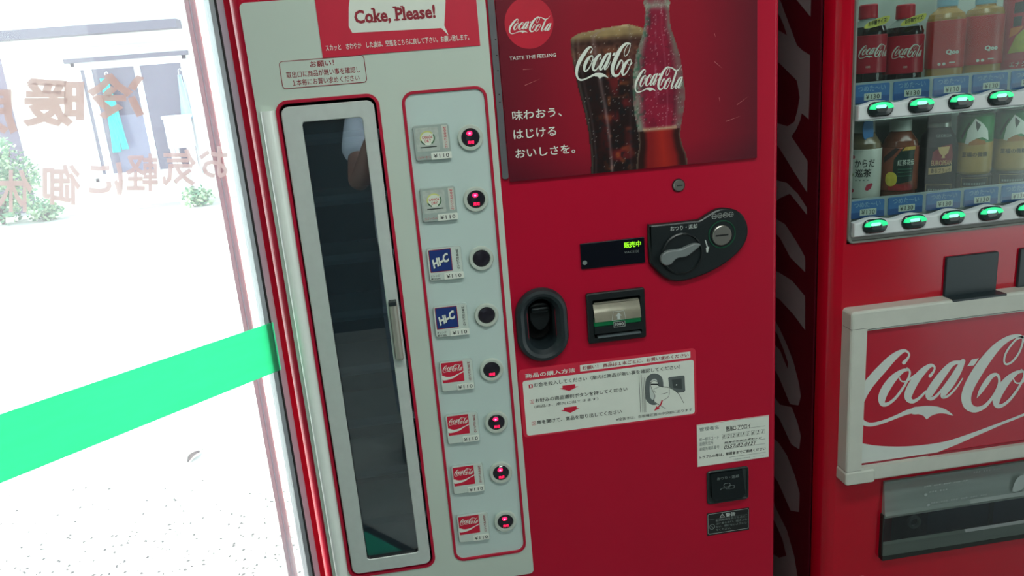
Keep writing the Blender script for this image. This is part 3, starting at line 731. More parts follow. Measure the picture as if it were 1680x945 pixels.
for k, z in enumerate(BTN):
    x = 0.0975-0.0003*k
    mb = MB()
    c = lambda r: rr(x, z, 2*r, 2*r, r, 8)
    mb.loft([(c(0.0225), -0.003), (c(0.0222), -0.0065), (c(0.021), -0.0085), (c(0.0165), -0.0085), (c(0.0155), -0.0065)], ring_m)
    bt = mb.build('select_button', m1)
    mb = MB(); mb.loft([(c(0.0156), -0.0062), (c(0.0135), -0.0082), (c(0.008), -0.0092), (c(0.002), -0.0095)], lens_m, None, lens_m)
    mb.build('lens', bt)
    if 'u' in LAMPS[k]:
        mb = MB(); e = lambda s: rr(x-0.001, z+0.0075, 0.0105*s, 0.0080*s, 0.0039*s, 7)
        mb.loft([(e(1), -0.0088), (e(0.8), -0.0102)], led, None, led); mb.flat(rr(x-0.001, z+0.0078, 0.004, 0.003, 0.0015), -0.0104, led_hot)
        mb.build('lamp', bt)
    if 'r' in LAMPS[k]:
        mb = MB(); mb.text('売切', x-0.0055, x+0.0055, z-0.0105, z-0.0045, -0.0098, led, bold=0.02)
        mb.build('lamp', bt)
    # product tile left of the button
    t_a, t_b = at(675.5, 232, -0.009)[0], at(742, 230, -0.009)[0]; t_c, t_d = at(748.5, 862, -0.009)[0], at(803, 854, -0.009)[0]
    tx, tz = (t_a+t_b)/2*(1-k/7)+(t_c+t_d)/2*k/7, z-0.0015
    tw, th = 0.062, 0.0600
    tl = MB(); o = rr(tx, tz, tw, th, 0.005, 4)
    tl.loft([(o, -0.003), (o, -0.0075), (inset(o, 0.0012), -0.009)], acry, None, tile_g if FACE[k] == 'ginger' else tile_w, sm=False)
    tile = tl.build('product_tile', m1)
    pr = MB(); y = -0.0092
    L, R_, B, T = tx-tw/2, tx+tw/2, tz-th/2, tz+th/2
    if FACE[k] == 'ginger':
        tc_ = mat('tile_pale', (176, 186, 178), 0.3, vary=0.1, scale=150)
        pr.flat(rr(L+0.0235, T-0.0245, 0.039, 0.040, 0.002, 2), y, tc_)
        pr.flat(rr(L+0.0235, T-0.0225, 0.024, 0.024, 0.012, 6), y-0.0001, mat('tile_glow', (214, 224, 208), 0.3))
        for (a0, a1, colr) in ((40, 200, (206, 212, 120)), (-60, 30, (70, 110, 76)), (200, 245, (60, 90, 70))):
            st = [(L+0.0235+0.0118*math.cos(math.radians(a)), T-0.0225+0.0112*math.sin(math.radians(a)), 0.0022) for a in np.linspace(a0, a1, 8)]
            vv = []
            for (px_, pz_, ww) in st:
                dx_, dz_ = px_-(L+0.0235), pz_-(T-0.0225); q = math.hypot(dx_, dz_)
                vv.append(((px_-dx_/q*ww/2, pz_-dz_/q*ww/2), (px_+dx_/q*ww/2, pz_+dz_/q*ww/2)))
            pr.raw([(p[0], y-0.0002, p[1]) for s in vv for p in s], [(2*i, 2*i+1, 2*i+3, 2*i+2) for i in range(7)], mat('swoosh_%d' % a0, colr, 0.4))
        pr.text('CANADA', L+0.0145, L+0.0325, T-0.0235, T-0.0185, y-0.0004, red_p, bold=0.01); pr.text('DRY', L+0.0185, L+0.0295, T-0.0295, T-0.0245, y-0.0004, red_p, bold=0.01)
        pr.flat([(L+0.010, T-0.0385), (L+0.038, T-0.0385), (L+0.038, T-0.0365), (L+0.010, T-0.0365)], y-0.0002, mat('tile_bar', (70, 78, 74), 0.5))
        pr.text('ジンジャーエール', L+0.0035, L+0.026, B+0.0035, B+0.008, y, red_p)
        vm = red_p
        pr.flat(rr(R_-0.008, T-0.0225, 0.010, 0.039, 0.001, 2), y, mat('tile_strip', (196, 200, 190), 0.4))
    elif FACE[k] == 'orange':
        pr.flat(rr(L+0.0235, T-0.0235, 0.040, 0.041, 0.0008, 2), y, red_d)
        pr.flat(rr(L+0.0235, T-0.0235, 0.0375, 0.0385, 0.0008, 2), y-0.0001, mat('print_navy', (24, 52, 118), 0.45, vary=0.1))
        vs_, fs_, _ = text_mesh('Hi-C', 0.05)
        for (dx_, dz_, mm, yy) in ((0.0008, -0.0008, ink, y-0.0002), (0, 0, white_p, y-0.0004)):
            q = math.radians(22)
            pr.raw([(L+0.0235+dx_+(a-.5)*0.031*math.cos(q)-(b2-.5)*0.0165*math.sin(q)*0.3, yy, T-0.0235+dz_+(a-.5)*0.031*math.sin(q)+(b2-.5)*0.0165) for a, b2 in vs_], fs_, mm)
        pr.text('オレンジ', L+0.003, L+0.020, B+0.0075, B+0.0115, y, ink, bold=0.01); pr.text('果汁20%', L+0.003, L+0.020, B+0.002, B+0.006, y, ink, bold=0.01)
        vm = ink
    else:
        pr.flat(rr(L+0.0235, T-0.0225, 0.040, 0.0395, 0.0008, 2), y, red_p)
        script_logo(pr, lambda a, b2: (L+0.0055+a*0.036, y-0.0002, T-0.0255+b2*0.036*1.15), white_p)
        sw = [(L+0.0035, T-0.027), (L+0.012, T-0.0305), (L+0.022, T-0.0305), (L+0.034, T-0.0265), (L+0.0435, T-0.0225), (L+0.0435, T-0.0245), (L+0.034, T-0.0285), (L+0.024, T-0.034), (L+0.012, T-0.0365), (L+0.0035, T-0.0355)]
        pr.flat(smooth_closed(sw, 3), y-0.0002, white_p)
        vm = red_d
    # vertical '200ml bottle' line
    for i, ch in enumerate('200㎖ビン入り'):
        zz = T-0.0055-i*0.0047
        vs_, fs_, sz = text_mesh(ch, 0.015)
        hh = 0.0040 if sz[1] > 0.3 else 0.0015
        # this line of print is turned on its side
        pr.raw([(R_-0.0098+b2*0.0042, y-0.0002, zz-a*hh) if i < 3 else (R_-0.0098+a*0.0042, y-0.0002, zz-hh+b2*hh) for a, b2 in vs_], fs_, vm)
    pr.build('tile_print', tile)
    pt = MB(); po = rr(R_-0.0175, B+0.0065, 0.035 if FACE[k] != 'cola' else 0.031, 0.0115, 0.001, 2)
    pt.loft([(po, -0.009), (po, -0.0102)], white_p, None, white_p, sm=False)
    pt.text('¥110', R_-0.0310, R_-0.0045, B+0.0030, B+0.0100, -0.0104, ink, bold=0.008, spacing=1.15)
    pt.build('price_tag', tile)

# red notice at the top of the cream panel
s0 = at(528, 94, -0.005); s1 = at(788, 75.7, -0.005); sx0 = at(522, 40, -0.005)[0]
nz0 = (s0[1]+s1[1])/2; nz1 = 1.70
nb = MB(); nb.prism([(sx0, nz0), (s1[0], nz0), (s1[0], nz1), (sx0, nz1)], -0.0005, -0.0052, red_p)
notice = nb.build('red_notice', m1)
pr = MB(); y = -0.0055
bub = [at(*q, y) for q in ((572, 12), (572, 43), (578, 54), (724, 46), (736, 58), (729, 42), (731, 2), (729, -30), (600, -34), (576, -20))]
pr.flat(bub[::-1], y, white_p)
pr.ptext('Coke, Please!', (583, 43), (713, 7), y-0.0004, red_d, bold=0.035)
# slab feet of the display letters
ca, cb = at(583, 43, y-0.0004), at(713, 7, y-0.0004); tot = text_mesh('Coke, Please!', 0.035)[2]
def stem_x(prefix, ch): return ca[0]+(cb[0]-ca[0])*(text_mesh(prefix+ch, 0.035)[2][0]-text_mesh(ch, 0.035)[2][0])/tot[0]
zlow = ca[1]+(cb[1]-ca[1])*0.165; zhi = cb[1]; zx = zlow+(zhi-zlow)*0.70
for pre, ch, tops, feet in (('Co', 'k', (-0.0025, 0.003), ((-0.003, 0.005), (0.0065, 0.0125))), ('Coke, ', 'P', (-0.003, 0.003), ((-0.003, 0.0065),)), ('Coke, P', 'l', (-0.003, 0.002), ((-0.003, 0.005),))):
    x_ = stem_x(pre, ch)
    for (q0, q1), zz_ in [(tops, zhi-0.0012)]+[(q_, zlow) for q_ in feet]:
        pr.flat([(x_+q0, zz_), (x_+q1, zz_), (x_+q1, zz_+0.0024), (x_+q0, zz_+0.0024)], y-0.0006, red_d)
pr.ptext('スカッと　さわやか　した後は、空瓶をこちらに戻して下さい。お願い致します。', (535, 84), (769, 55.5), y-0.0004, white_p, bold=0.012)
pr.build('lettering', notice)
# outlined request sticker
rq = MB(); a0 = at(463, 144, -0.005); a1 = at(598, 93, -0.005)
rcx, rcz = (a0[0]+a1[0])/2, (at(533, 138, -.005)[1]+at(530, 98, -.005)[1])/2
rw, rh = a1[0]-a0[0]-0.001, 0.0440
o1 = rr(rcx, rcz, rw, rh, 0.006); rq.loft([(o1, -0.004), (o1, -0.0046)], cream, None, cream, sm=False)
req = rq.build('request_sticker', m1)
pr = MB(); n = len(o1); o2 = inset(o1, 0.0011)
pr.raw([(p[0], -0.0049, p[1]) for p in o1+o2], [(i, (i+1) % n, n+(i+1) % n, n+i) for i in range(n)], red_d)
pr.text('お願い！', rcx-0.020, rcx+0.019, rcz+0.0085, rcz+0.0185, -0.0049, red_d, bold=0.015)
pr.text('取出口に商品が無い事を確認し', rcx-0.060, rcx+0.060, rcz-0.0055, rcz+0.0045, -0.0049, red_d, bold=0.006)
pr.text('１本毎にお買い求めください', rcx-0.052, rcx+0.057, rcz-0.0185, rcz-0.0085, -0.0049, red_d, bold=0.006)
pr.build('lettering', req)

# poster behind a clear plate
PX0, PX1, PZ0, PZ1 = 0.160, 0.6160, 1.2815, 1.72
def outline(pts, y): return np.array([at(930+p[0]/3.258, p[1]/3.258, y) for p in pts])
YP = -0.006
cup = outline([(22, 205), (20, 260), (40, 380), (65, 490), (95, 600), (118, 720), (130, 850), (128, 960), (400, 930), (392, 800), (400, 600), (420, 400), (425, 250), (405, 150), (330, 128), (290, 135), (200, 150), (60, 180)], YP)
bot = outline([(410, -160), (412, 0), (408, 15), (420, 45), (418, 70), (415, 130), (400, 200), (370, 290), (355, 390), (352, 500), (360, 600), (380, 700), (388, 760), (385, 800), (375, 850), (372, 930), (648, 920), (645, 870), (638, 825), (618, 780), (604, 720), (610, 670), (630, 560), (630, 480), (618, 380), (605, 300), (580, 220), (555, 150), (546, 60), (548, 40), (552, 10), (545, 0), (540, -160)], YP)
def inside_poly(X, Z, P):
    r = np.zeros(X.shape, bool); n = len(P)
    for i in range(n):
        x0, z0 = P[i-1]; x1, z1 = P[i]
        c = ((z0 > Z) != (z1 > Z)); with_ = np.where(abs(z1-z0) < 1e-12, 1e-12, z1-z0)
        r ^= c & (X < (x1-x0)*(Z-z0)/with_+x0)
    return r
def span(Z, P):
    """left and right edge of an outline at each height"""
    lo = np.full(Z.shape, 9.0); hi = np.full(Z.shape, -9.0)
    for i in range(len(P)):
        x0, z0 = P[i-1]; x1, z1 = P[i]
        if abs(z1-z0) < 1e-9: continue
        t = (Z-z0)/(z1-z0); k = (t >= 0) & (t <= 1); x = x0+(x1-x0)*t
        lo = np.where(k, np.minimum(lo, x), lo); hi = np.where(k, np.maximum(hi, x), hi)
    return lo, hi
def poster_fn(X, Z):
    def mixc(c, rgb, k): return c*(1-k[..., None])+np.array(rgb, float)*k[..., None]
    gx = (X-PX0)/(PX1-PX0); gz = (Z-PZ0)/0.30
    c = np.zeros(X.shape+(3,))+np.array([142, 14, 38.])
    edge = np.clip((0.30-gx)/0.30, 0, 1)**1.2*0.65+np.clip((gx-0.72)/0.28, 0, 1)**1.3*0.75+np.clip((0.16-gz)/0.16, 0, 1)*0.35
    c = mixc(c, (78, 14, 30), np.clip(edge, 0, 0.9))
    drop = RNG.random(X.shape)
    # tumbler of cola
    k = inside_poly(X, Z, cup); lo, hi = span(Z, cup); u = np.clip((X-lo)/np.maximum(hi-lo, 1e-4), 0, 1)
    top = at(960, 60, YP)[1]; d = (top-Z)/(top-PZ0)
    n1 = vnoise(X, Z, 90, 1); n2 = vnoise(X, Z, 220, 2); n3 = vnoise(X, Z, 45, 3)
    cc = np.zeros(X.shape+(3,))+np.array([30, 14, 14.])
    ice = np.clip((n3-0.5)*4, 0, 1)*np.clip(1-abs(u-0.6)*2, 0, 1)*np.clip(d*4, 0, 1)
    cc = mixc(cc, (120, 26, 30), ice*0.8); cc = mixc(cc, (150, 80, 40), np.clip((n1-0.72)*6, 0, 1)*np.clip(1-abs(u-0.55)*2.2, 0, 1)*0.7)
    cc = mixc(cc, (18, 22, 26), np.clip((n2-0.6)*4, 0, 1)*0.7)
    cc = mixc(cc, (118, 70, 52), np.clip(1-abs(d-0.12)/0.14, 0, 1)*(0.3+0.7*n2))
    cc = mixc(cc, (158, 134, 92), np.clip((0.05-d)/0.05, 0, 1)*(0.75+0.25*n1))
    cc = mixc(cc, (196, 176, 140), np.clip((-0.02-d)/0.04, 0, 1)*n2)
    for (u0, wd, s, rgb) in ((0.30, 0.045, 0.75, (150, 128, 128)), (0.10, 0.03, 0.35, (130, 120, 120)), (0.80, 0.04, 0.25, (110, 100, 110)), (0.03, 0.03, 0.55, (120, 122, 108))):
        cc = mixc(cc, rgb, np.clip(1-abs(u-u0-0.12*np.clip(d, 0, 1)*(u0 == 0.30))/wd, 0, 1)*s*(0.6+0.4*n1))
    cc = mixc(cc, (200, 196, 190), (drop > 0.985)*0.55)
    c = np.where(k[..., None], cc, c)
    # glass bottle
    k = inside_poly(X, Z, bot); lo, hi = span(Z, bot); u = np.clip((X-lo)/np.maximum(hi-lo, 1e-4), 0, 1)
    zl = at(1090, 212, YP)[1]
    cc = np.zeros(X.shape+(3,))+np.array([136, 22, 50.])
    cc = mixc(cc, (96, 18, 40), np.clip((n3-0.5)*3, 0, 1)*0.5)
    cc = mixc(cc, (120, 150, 128), np.clip((0.22-u)/0.14, 0, 1)*0.9*(0.45+0.55*n1)); cc = mixc(cc, (110, 124, 106), np.clip((u-0.78)/0.14, 0, 1)*0.9*(0.45+0.55*n1)); cc = mixc(cc, (40, 90, 70), np.clip((0.3-u)/0.2, 0, 1)*np.clip((n2-0.5)*3, 0, 1)*0.7)
    cc = mixc(cc, (40, 40, 36), (np.clip(1-abs(u-0.20)/0.05, 0, 1)+np.clip(1-abs(u-0.80)/0.04, 0, 1))*0.45*n2)
    cc = mixc(cc, (196, 160, 170), np.clip(1-abs(u-0.45)/0.03, 0, 1)*0.35*np.clip((n1-0.35)*3, 0, 1)+np.clip(1-abs(u-0.66)/0.02, 0, 1)*0.3)
    liq = Z < zl
    lc = np.zeros(X.shape+(3,))+np.array([128, 22, 24.]); lc = mixc(lc, (176, 40, 26), np.clip(1-abs(u-0.55)/0.25, 0, 1)*0.7)
    lc = mixc(lc, (30, 14, 12), np.clip((0.22-u)/0.1, 0, 1)*0.9+np.clip((u-0.78)/0.1, 0, 1)*0.8); lc = mixc(lc, (126, 120, 104), np.clip((0.05-u)/0.05, 0, 1)*0.7+np.clip((u-0.95)/0.05, 0, 1)*0.7)
    cc = np.where(liq[..., None], lc, cc)
    cc = mixc(cc, (188, 164, 126), np.clip(1-abs(Z-zl-0.002)/0.005, 0, 1)*0.9*(u > 0.12)*(u < 0.9))
    zt2 = at(1075, 20, YP)[1]
    cc = mixc(cc, (122, 138, 118), np.clip((Z-zt2)/0.01, 0, 1)*0.55*(0.5+0.5*n2))
    zlip = at(1078, 8, YP)[1]
    cc = mixc(cc, (150, 168, 150), np.clip(1-abs(Z-zlip)/0.008, 0, 1)*0.6)
    cc = mixc(cc, (216, 200, 200), (drop > 0.975)*(~liq)*0.5); cc = mixc(cc, (60, 20, 26), (drop < 0.03)*(~liq)*0.4)
    c = np.where(k[..., None], cc, c)
    return c
pp = MB(); pp.prism([(PX0, PZ0), (PX1, PZ0), (PX1, PZ1), (PX0, PZ1)], 0.0, -0.0055, mat('poster_red', (120, 14, 36), 0.4))
poster = pp.build('poster', m1)
grid_art(PX0+0.0005, PX1-0.0005, PZ0+0.0005, PZ1-0.0005, 300, 290, YP, poster_fn, vcolm, 'picture', poster)
pr = MB(); y = YP-0.0003
dc = at(868, 37.5, y); dr = 0.0415
pr.flat(rr(dc[0], dc[1], 2*dr, 2*dr, dr, 14), y, mat('disc_red', (190, 18, 48), 0.4)); pr.build('red_disc', poster); pr = MB()
lx0 = at(834.5, 45, y); lx1 = at(903, 30, y)
script_logo(pr, lambda a, b2: (lx0[0]+a*(lx1[0]-lx0[0]), y-0.0003, dc[1]-0.0235+b2*(lx1[0]-lx0[0])*1.02), white_p)
pr.build('poster_lettering', poster); pr = MB(); pr.ptext('TASTE THE FEELING', (836, 99), (912, 87), y-0.0002, white_p, bold=0.01)
pr.build('poster_lettering', poster); pr = MB(); pr.ptext('味わおう、', (841, 198), (921, 175), y-0.0002, white_p, bold=0.012)
pr.build('poster_lettering', poster); pr = MB(); pr.ptext('はじける', (843, 229), (912, 207), y-0.0002, white_p, bold=0.012)
pr.build('poster_lettering', poster); pr = MB(); pr.ptext('おいしさを。', (846, 260), (943, 236), y-0.0002, white_p, bold=0.012)
pr.build('poster_lettering', poster); pr = MB()
# script on the tumbler, up to the bottle's edge, and on the bottle
g0 = at(944, 122, y); g1 = at(1038, 122, y)
gl_ = MB()
lo_, hi_ = None, None
wfull = (at(945.6+122, 122, y)[0]-at(945.6, 122, y)[0])*1.0; zc1b = at(953, 131, y)[1]
# drop whatever would run under the bottle
full = MB(); script_logo(full, lambda a, b2: (g0[0]+a*wfull, y-0.0004, zc1b+(b2-0.114)*wfull*1.3), white_p)
vv = np.array(full.v); lo_b, _h = span(vv[:, 2], bot)
okv = (vv[:, 0] < lo_b+0.001) & (vv[:, 0] < at(1038.5, 122, y)[0])
pr.raw(full.v, [f for f in full.f if all(okv[i] for i in f)], white_p)
pr.build('poster_lettering', poster); pr = MB()
b0 = at(1041, 146, y); b1 = at(1119, 130, y)
script_logo(pr, lambda a, b2: (b0[0]+a*(b1[0]-b0[0]), y-0.0004, at(1044, 151.5, y)[1]+(b2-0.114)*(b1[0]-b0[0])*1.4), white_p)
pr.build('poster_lettering', poster)
sc_ = mat('scratch', (190, 120, 120), 0.5)
for a, b2 in (((861, 140), (887, 129)), ((1191, 199), (1216, 190)), ((1209, 172), (1228, 158)), ((858, 114), (875, 113)), ((1172, 101), (1186, 113)), ((1180, 160), (1181, 168)), ((1172, 55), (1174, 62))):
    p, q = np.array(at(*a, y)), np.array(at(*b2, y)); t = (q-p)/np.linalg.norm(q-p); nn = np.array([-t[1], t[0]])*0.0005
    MB().flat([tuple(p+nn), tuple(q), tuple(p-nn)], y-0.0002, sc_).build('scratch', poster)
mb = MB(); e0, e1 = at(809, 60, -0.004)[0], at(822, 60, -0.004)[0]
e0, e1 = 0.1475, 0.1585
mb.prism(rr((e0+e1)/2, (1.287+1.72)/2, e1-e0, 1.72-1.287, 0.004, 4), 0.0, -0.004, mat('grey_strip', (96, 96, 100), 0.4))
for (u, v) in ((813, 65), (815, 91), (817, 116), (819, 155), (820, 168)):
    p = at(u, v, -0.004); mb.flat(rr(p[0], p[1], 0.003, 0.002, 0.0008, 2), -0.0043, ink)
mb.build('poster_edge_strip', m1)

# lock above the coin slot
kx, kz = at(1113, 304); c = lambda r: rr(kx, kz, 2*r, 2*r, r, 8)
mb = MB(); mb.loft([(c(0.0122), 0), (c(0.012), -0.002), (c(0.0108), -0.002), (c(0.0105), -0.0035), (c(0.0095), -0.0045)], [black, black, steel, steel], None, steel, sm=False)
lk = mb.build('lock', m1); MB().flat(rr(kx+0.001, kz, 0.011, 0.002, 0.0009, 2), -0.0047, ink).build('keyhole', lk)

# coin unit
def cp(x, yv, y=0.0): return at(940+x/5.6, 330+yv/5.6, y)
blob = [cp(*q, -0.006) for q in ((690, 225), (720, 214), (900, 196), (1100, 175), (1160, 165), (1230, 120), (1310, 75), (1390, 62), (1480, 75), (1550, 120), (1590, 190), (1604, 270), (1590, 350), (1545, 430), (1470, 510), (1370, 585), (1240, 655), (1110, 705), (1000, 732), (900, 728), (820, 690), (750, 620), (705, 570), (695, 480), (688, 350))][::-1]
cu_m = mat('coin_unit_black', (20, 28, 30), 0.35, vary=0.08)
mb = MB(); bl2 = smooth_closed(blob, 3)
mb.loft([(bl2, 0.0), (bl2, -0.007), (inset(bl2, 0.0015), -0.0095), (inset(bl2, 0.004), -0.011)], cu_m, None, cu_m, sm=False)
coin = mb.build('coin_unit', m1)
dxc, dzc = cp(1000, 480, -0.011); c = lambda r: rr(dxc, dzc, 2*r, 2*r, r, 10)
mb = MB(); mb.loft([(c(0.0395), -0.0108), (c(0.039), -0.014), (c(0.0365), -0.0155), (c(0.0355), -0.0125)], cu_m, None, cu_m)
dial = mb.build('return_dial', coin)
lev = [cp(*q, -0.018) for q in ((1172, 402), (1120, 388), (1050, 412), (985, 440), (900, 450), (840, 470), (806, 520), (812, 565), (850, 590), (900, 580), (930, 545), (965, 520), (1030, 512), (1090, 475))]
MB().prism(smooth_closed(lev, 3), -0.0125, -0.021, mat('grey_lever', (112, 120, 120), 0.4), 0.002).build('return_lever', coin)
sx_, sz_ = cp(1362, 312, -0.011); c = lambda r, dx=0, dz=0: rr(sx_+dx, sz_+dz, 2*r, 2*r, r, 12)
mb = MB(); ringg = mat('green_ring', (14, 74, 50), 0.35)
q = 0.0015
mb.loft([(c(0.0265, q, q), -0.0109), (c(0.0262, q, q), -0.0122), (c(0.0245, q, q), -0.0122), (c(0.024, q, q), -0.0112)], ringg, None, cu_m, sm=False); mb.build('slot_ring', coin)
mb = MB(); mb.loft([(c(0.0188), -0.0112), (c(0.0185), -0.0150), (c(0.0172), -0.0158)], steel, None, steel, sm=False)
slot = mb.build('coin_slot', coin); sl_ = rr(sx_-0.0005, sz_+0.0005, 0.0250, 0.0030, 0.001, 2)
MB().flat(sl_, -0.0160, deep).build('slit', slot)
pr = MB(); pr.text('おつり・返却', cp(878, 275)[0], cp(1122, 250)[0], cp(1000, 266, -0.0113)[1], cp(1000, 222, -0.0113)[1], -0.0113, mat('print_silver', (190, 198, 194), 0.5), bold=0.008)
sv = MATS['print_silver']
pr.build('lettering', coin)
for t_, u, v in (('500', 1298, 141), ('100', 1350, 134), ('50', 1400, 128), ('10', 1452, 122)):
    pr = MB(); p = cp(u, v, -0.0113); o1 = rr(p[0], p[1], 0.0095, 0.0095, 0.0047, 6); o2 = inset(o1, 0.0006); n = len(o1)
    pr.raw([(a[0], -0.0113, a[1]) for a in o1+o2], [(i, (i+1) % n, n+(i+1) % n, n+i) for i in range(n)], sv)
    hw = 0.0034 if len(t_) == 3 else 0.0026; pr.text(t_, p[0]-hw, p[0]+hw, p[1]-0.0017, p[1]+0.0017, -0.0113, sv); pr.build('coin_symbol', coin)
pr = MB(); ar = [cp(*q, -0.0114) for q in ((1210, 354), (1222, 360), (1242, 425), (1252, 415), (1240, 472), (1226, 470), (1220, 425), (1232, 432))]
pr.flat(ar[::-1], -0.0114, sv)
pr.build('arrow_mark', coin)

# sales display
d0 = [cp(*q) for q in ((62, 392), (652, 325), (655, 560), (72, 628))]
x0, x1 = d0[0][0], d0[1][0]; z0, z1 = (d0[2][1]+d0[3][1])/2, (d0[0][1]+d0[1][1])/2
mb = MB(); mb.prism(rr((x0+x1)/2, (z0+z1)/2, x1-x0, z1-z0, 0.0015, 3), 0, -0.003, mat('display_black', (10, 14, 24), 0.2), 0.0008)
disp = mb.build('sales_display', m1)
pr = MB(); gl2 = mat('lit_green_text', (150, 230, 40), 0.5, emit=(150, 255, 30), estr=0.75)
pr.ptext('販売中', (940+470/5.6, 330+432/5.6), (940+624/5.6, 330+362/5.6), -0.0033, gl2, bold=0.01)
pr.build('lit_text', disp)
pr = MB(); pr.ptext('VACE', (940+472/5.6, 330+482/5.6), (940+566/5.6, 330+452/5.6), -0.0033, grey_p); pr.ptext('IX', (940+578/5.6, 330+474/5.6), (940+606/5.6, 330+448/5.6), -0.0033, grey_p); pr.build('lettering', disp); pr = MB()
p = cp(106, 563); pr.flat(rr(p[0], p[1], 0.0085, 0.0085, 0.0042, 8), -0.0033, grey_p); pr.build('sensor_dot', disp)

# bottle opener: rubber ring round a deep well
o = lambda w, h, dx=0, dz=0: rr(oc[0]+dx, oc[1]+dz, w, h, w/2, 10)
mb = MB()
mb.loft([(o(OW, OH), 0.0), (o(OW-0.001, OH-0.001), -0.006), (o(OW-0.007, OH-0.007), -0.012), (o(OW-0.018, OH-0.018), -0.0135), (o(OW-0.030, OH-0.030), -0.011), (o(OW-0.044, OH-0.044), -0.002), (o(OW-0.052, OH-0.050), 0.012), (o(OW-0.053, OH-0.052), 0.055)], black_soft)
mb.flat(o(OW-0.053, OH-0.052), 0.055, deep)
op = mb.build('bottle_opener', m1)
mb = MB(); tg = smooth_closed([(oc[0]-0.018, oc[1]+0.030), (oc[0], oc[1]+0.036), (oc[0]+0.018, oc[1]+0.030), (oc[0]+0.020, oc[1]+0.005), (oc[0]+0.010, oc[1]-0.014), (oc[0], oc[1]-0.018), (oc[0]-0.010, oc[1]-0.014), (oc[0]-0.020, oc[1]+0.005)], 3)
mb.prism(tg, 0.05, 0.018, mat('opener_iron', (34, 40, 42), 0.35, metal=0.5), 0.003)
arc = rr(oc[0], oc[1]+0.024, 0.036, 0.012, 0.006, 5); mb.prism(arc, 0.02, 0.010, MATS['opener_iron'], 0.003)
mb.build('opener_tooth', op)

# bill reader
bo = rr((BX0+BX1)/2, (BZ0+BZ1)/2, BX1-BX0, BZ1-BZ0, 0.004, 4); bi = rr((BX0+BX1)/2+0.001, (BZ0+BZ1)/2-0.001, BX1-BX0-0.020, BZ1-BZ0-0.024, 0.003, 4)
mb = MB(); mb.loft([(bo, 0), (bo, -0.006), (inset(bo, 0.002), -0.008)], black, sm=False); panel_with_holes(mb, inset(bo, 0.002), [bi], -0.008, black)
mb.loft([(bi, -0.008), (inset(bi, 0.001), -0.004), (inset(bi, 0.002), 0.03)], [black, deep], sm=False)
bill = mb.build('bill_reader', m1)
bx0, bx1 = BX0+0.0125, BX1-0.0105; bz = lambda k: BZ0+0.012+k*(BZ1-BZ0-0.024)
MB().box(bx0-0.003, bx1+0.003, 0.026, 0.032, BZ0+0.009, BZ1-0.009, deep).build('reader_back', bill)
mb = MB(); cm = mat('clear_smoked_cover', (150, 146, 130), 0.2, metal=0.25, vary=0.15, scale=40)
nn = 8; vs = []
for k in range(nn+1):
    a = k/nn; vs += [(bx0, -0.002-0.011*math.sin(math.pi*0.5*(1-a)), bz(0.42)+a*(bz(0.86)-bz(0.42))), (bx1, -0.002-0.011*math.sin(math.pi*0.5*(1-a)), bz(0.42)+a*(bz(0.86)-bz(0.42)))]
mb.raw(vs, [(2*k, 2*k+1, 2*k+3, 2*k+2) for k in range(nn)], cm, True); mb.raw([vs[0], vs[1], (bx1, 0.004, bz(0.42)), (bx0, 0.004, bz(0.42))], [(0, 1, 2, 3)], cm)
cov = mb.build('reader_cover', bill)
MB().box(bx0+0.002, bx1-0.002, -0.004, 0.0, bz(0.86), bz(0.90), mat('cover_edge', (120, 118, 106), 0.3)).build('cover_lip', bill)
MB().box(bx0, bx1, -0.010, 0.012, bz(0.30), bz(0.40), mat('green_slot', (8, 60, 40), 0.3, emit=(0, 200, 110), estr=0.06)).build('green_guide', bill)
MB().box(bx0-0.001, bx1+0.001, -0.0115, 0.012, bz(0.10), bz(0.29), black).box(bx0+0.004, bx1-0.002, -0.014, -0.004, bz(0.0), bz(0.04), mat('tray_edge', (90, 100, 104), 0.3)).build('bill_tray', bill)
pr = MB(); mx, mz = (bx0+bx1)/2+0.001, bz(0.52)
y = -0.0145
pr.flat([(mx-0.003, mz-0.005), (mx+0.003, mz-0.005), (mx+0.003, mz+0.001), (mx+0.006, mz+0.001), (mx, mz+0.0075), (mx-0.006, mz+0.001), (mx-0.003, mz+0.001)], y, sv)
def frame2(x0, x1, z0, z1, top, t=0.0006):
    a = [(x0, z0), (x1, z0), (x1-top, z1), (x0+top, z1)]; b2 = [(x0+t, z0+t), (x1-t, z0+t), (x1-top-t, z1-t), (x0+top+t, z1-t)]
    pr.raw([(p[0], y, p[1]) for p in a+b2], [(i, (i+1) % 4, 4+(i+1) % 4, 4+i) for i in range(4)], sv)
frame2(mx-0.0135, mx+0.0135, mz-0.007, mz+0.0105, 0.003); frame2(mx-0.0105, mx+0.0115, mz-0.0205, mz-0.0095, 0)
pr.flat([(mx-0.0100, mz-0.020), (mx+0.011, mz-0.020), (mx+0.011, mz-0.010), (mx-0.0100, mz-0.010)], y+0.0003, ink)
pr.text('1000', mx-0.0075, mx+0.0085, mz-0.018, mz-0.012, y, sv, bold=0.01)
pr.build('lettering', bill)

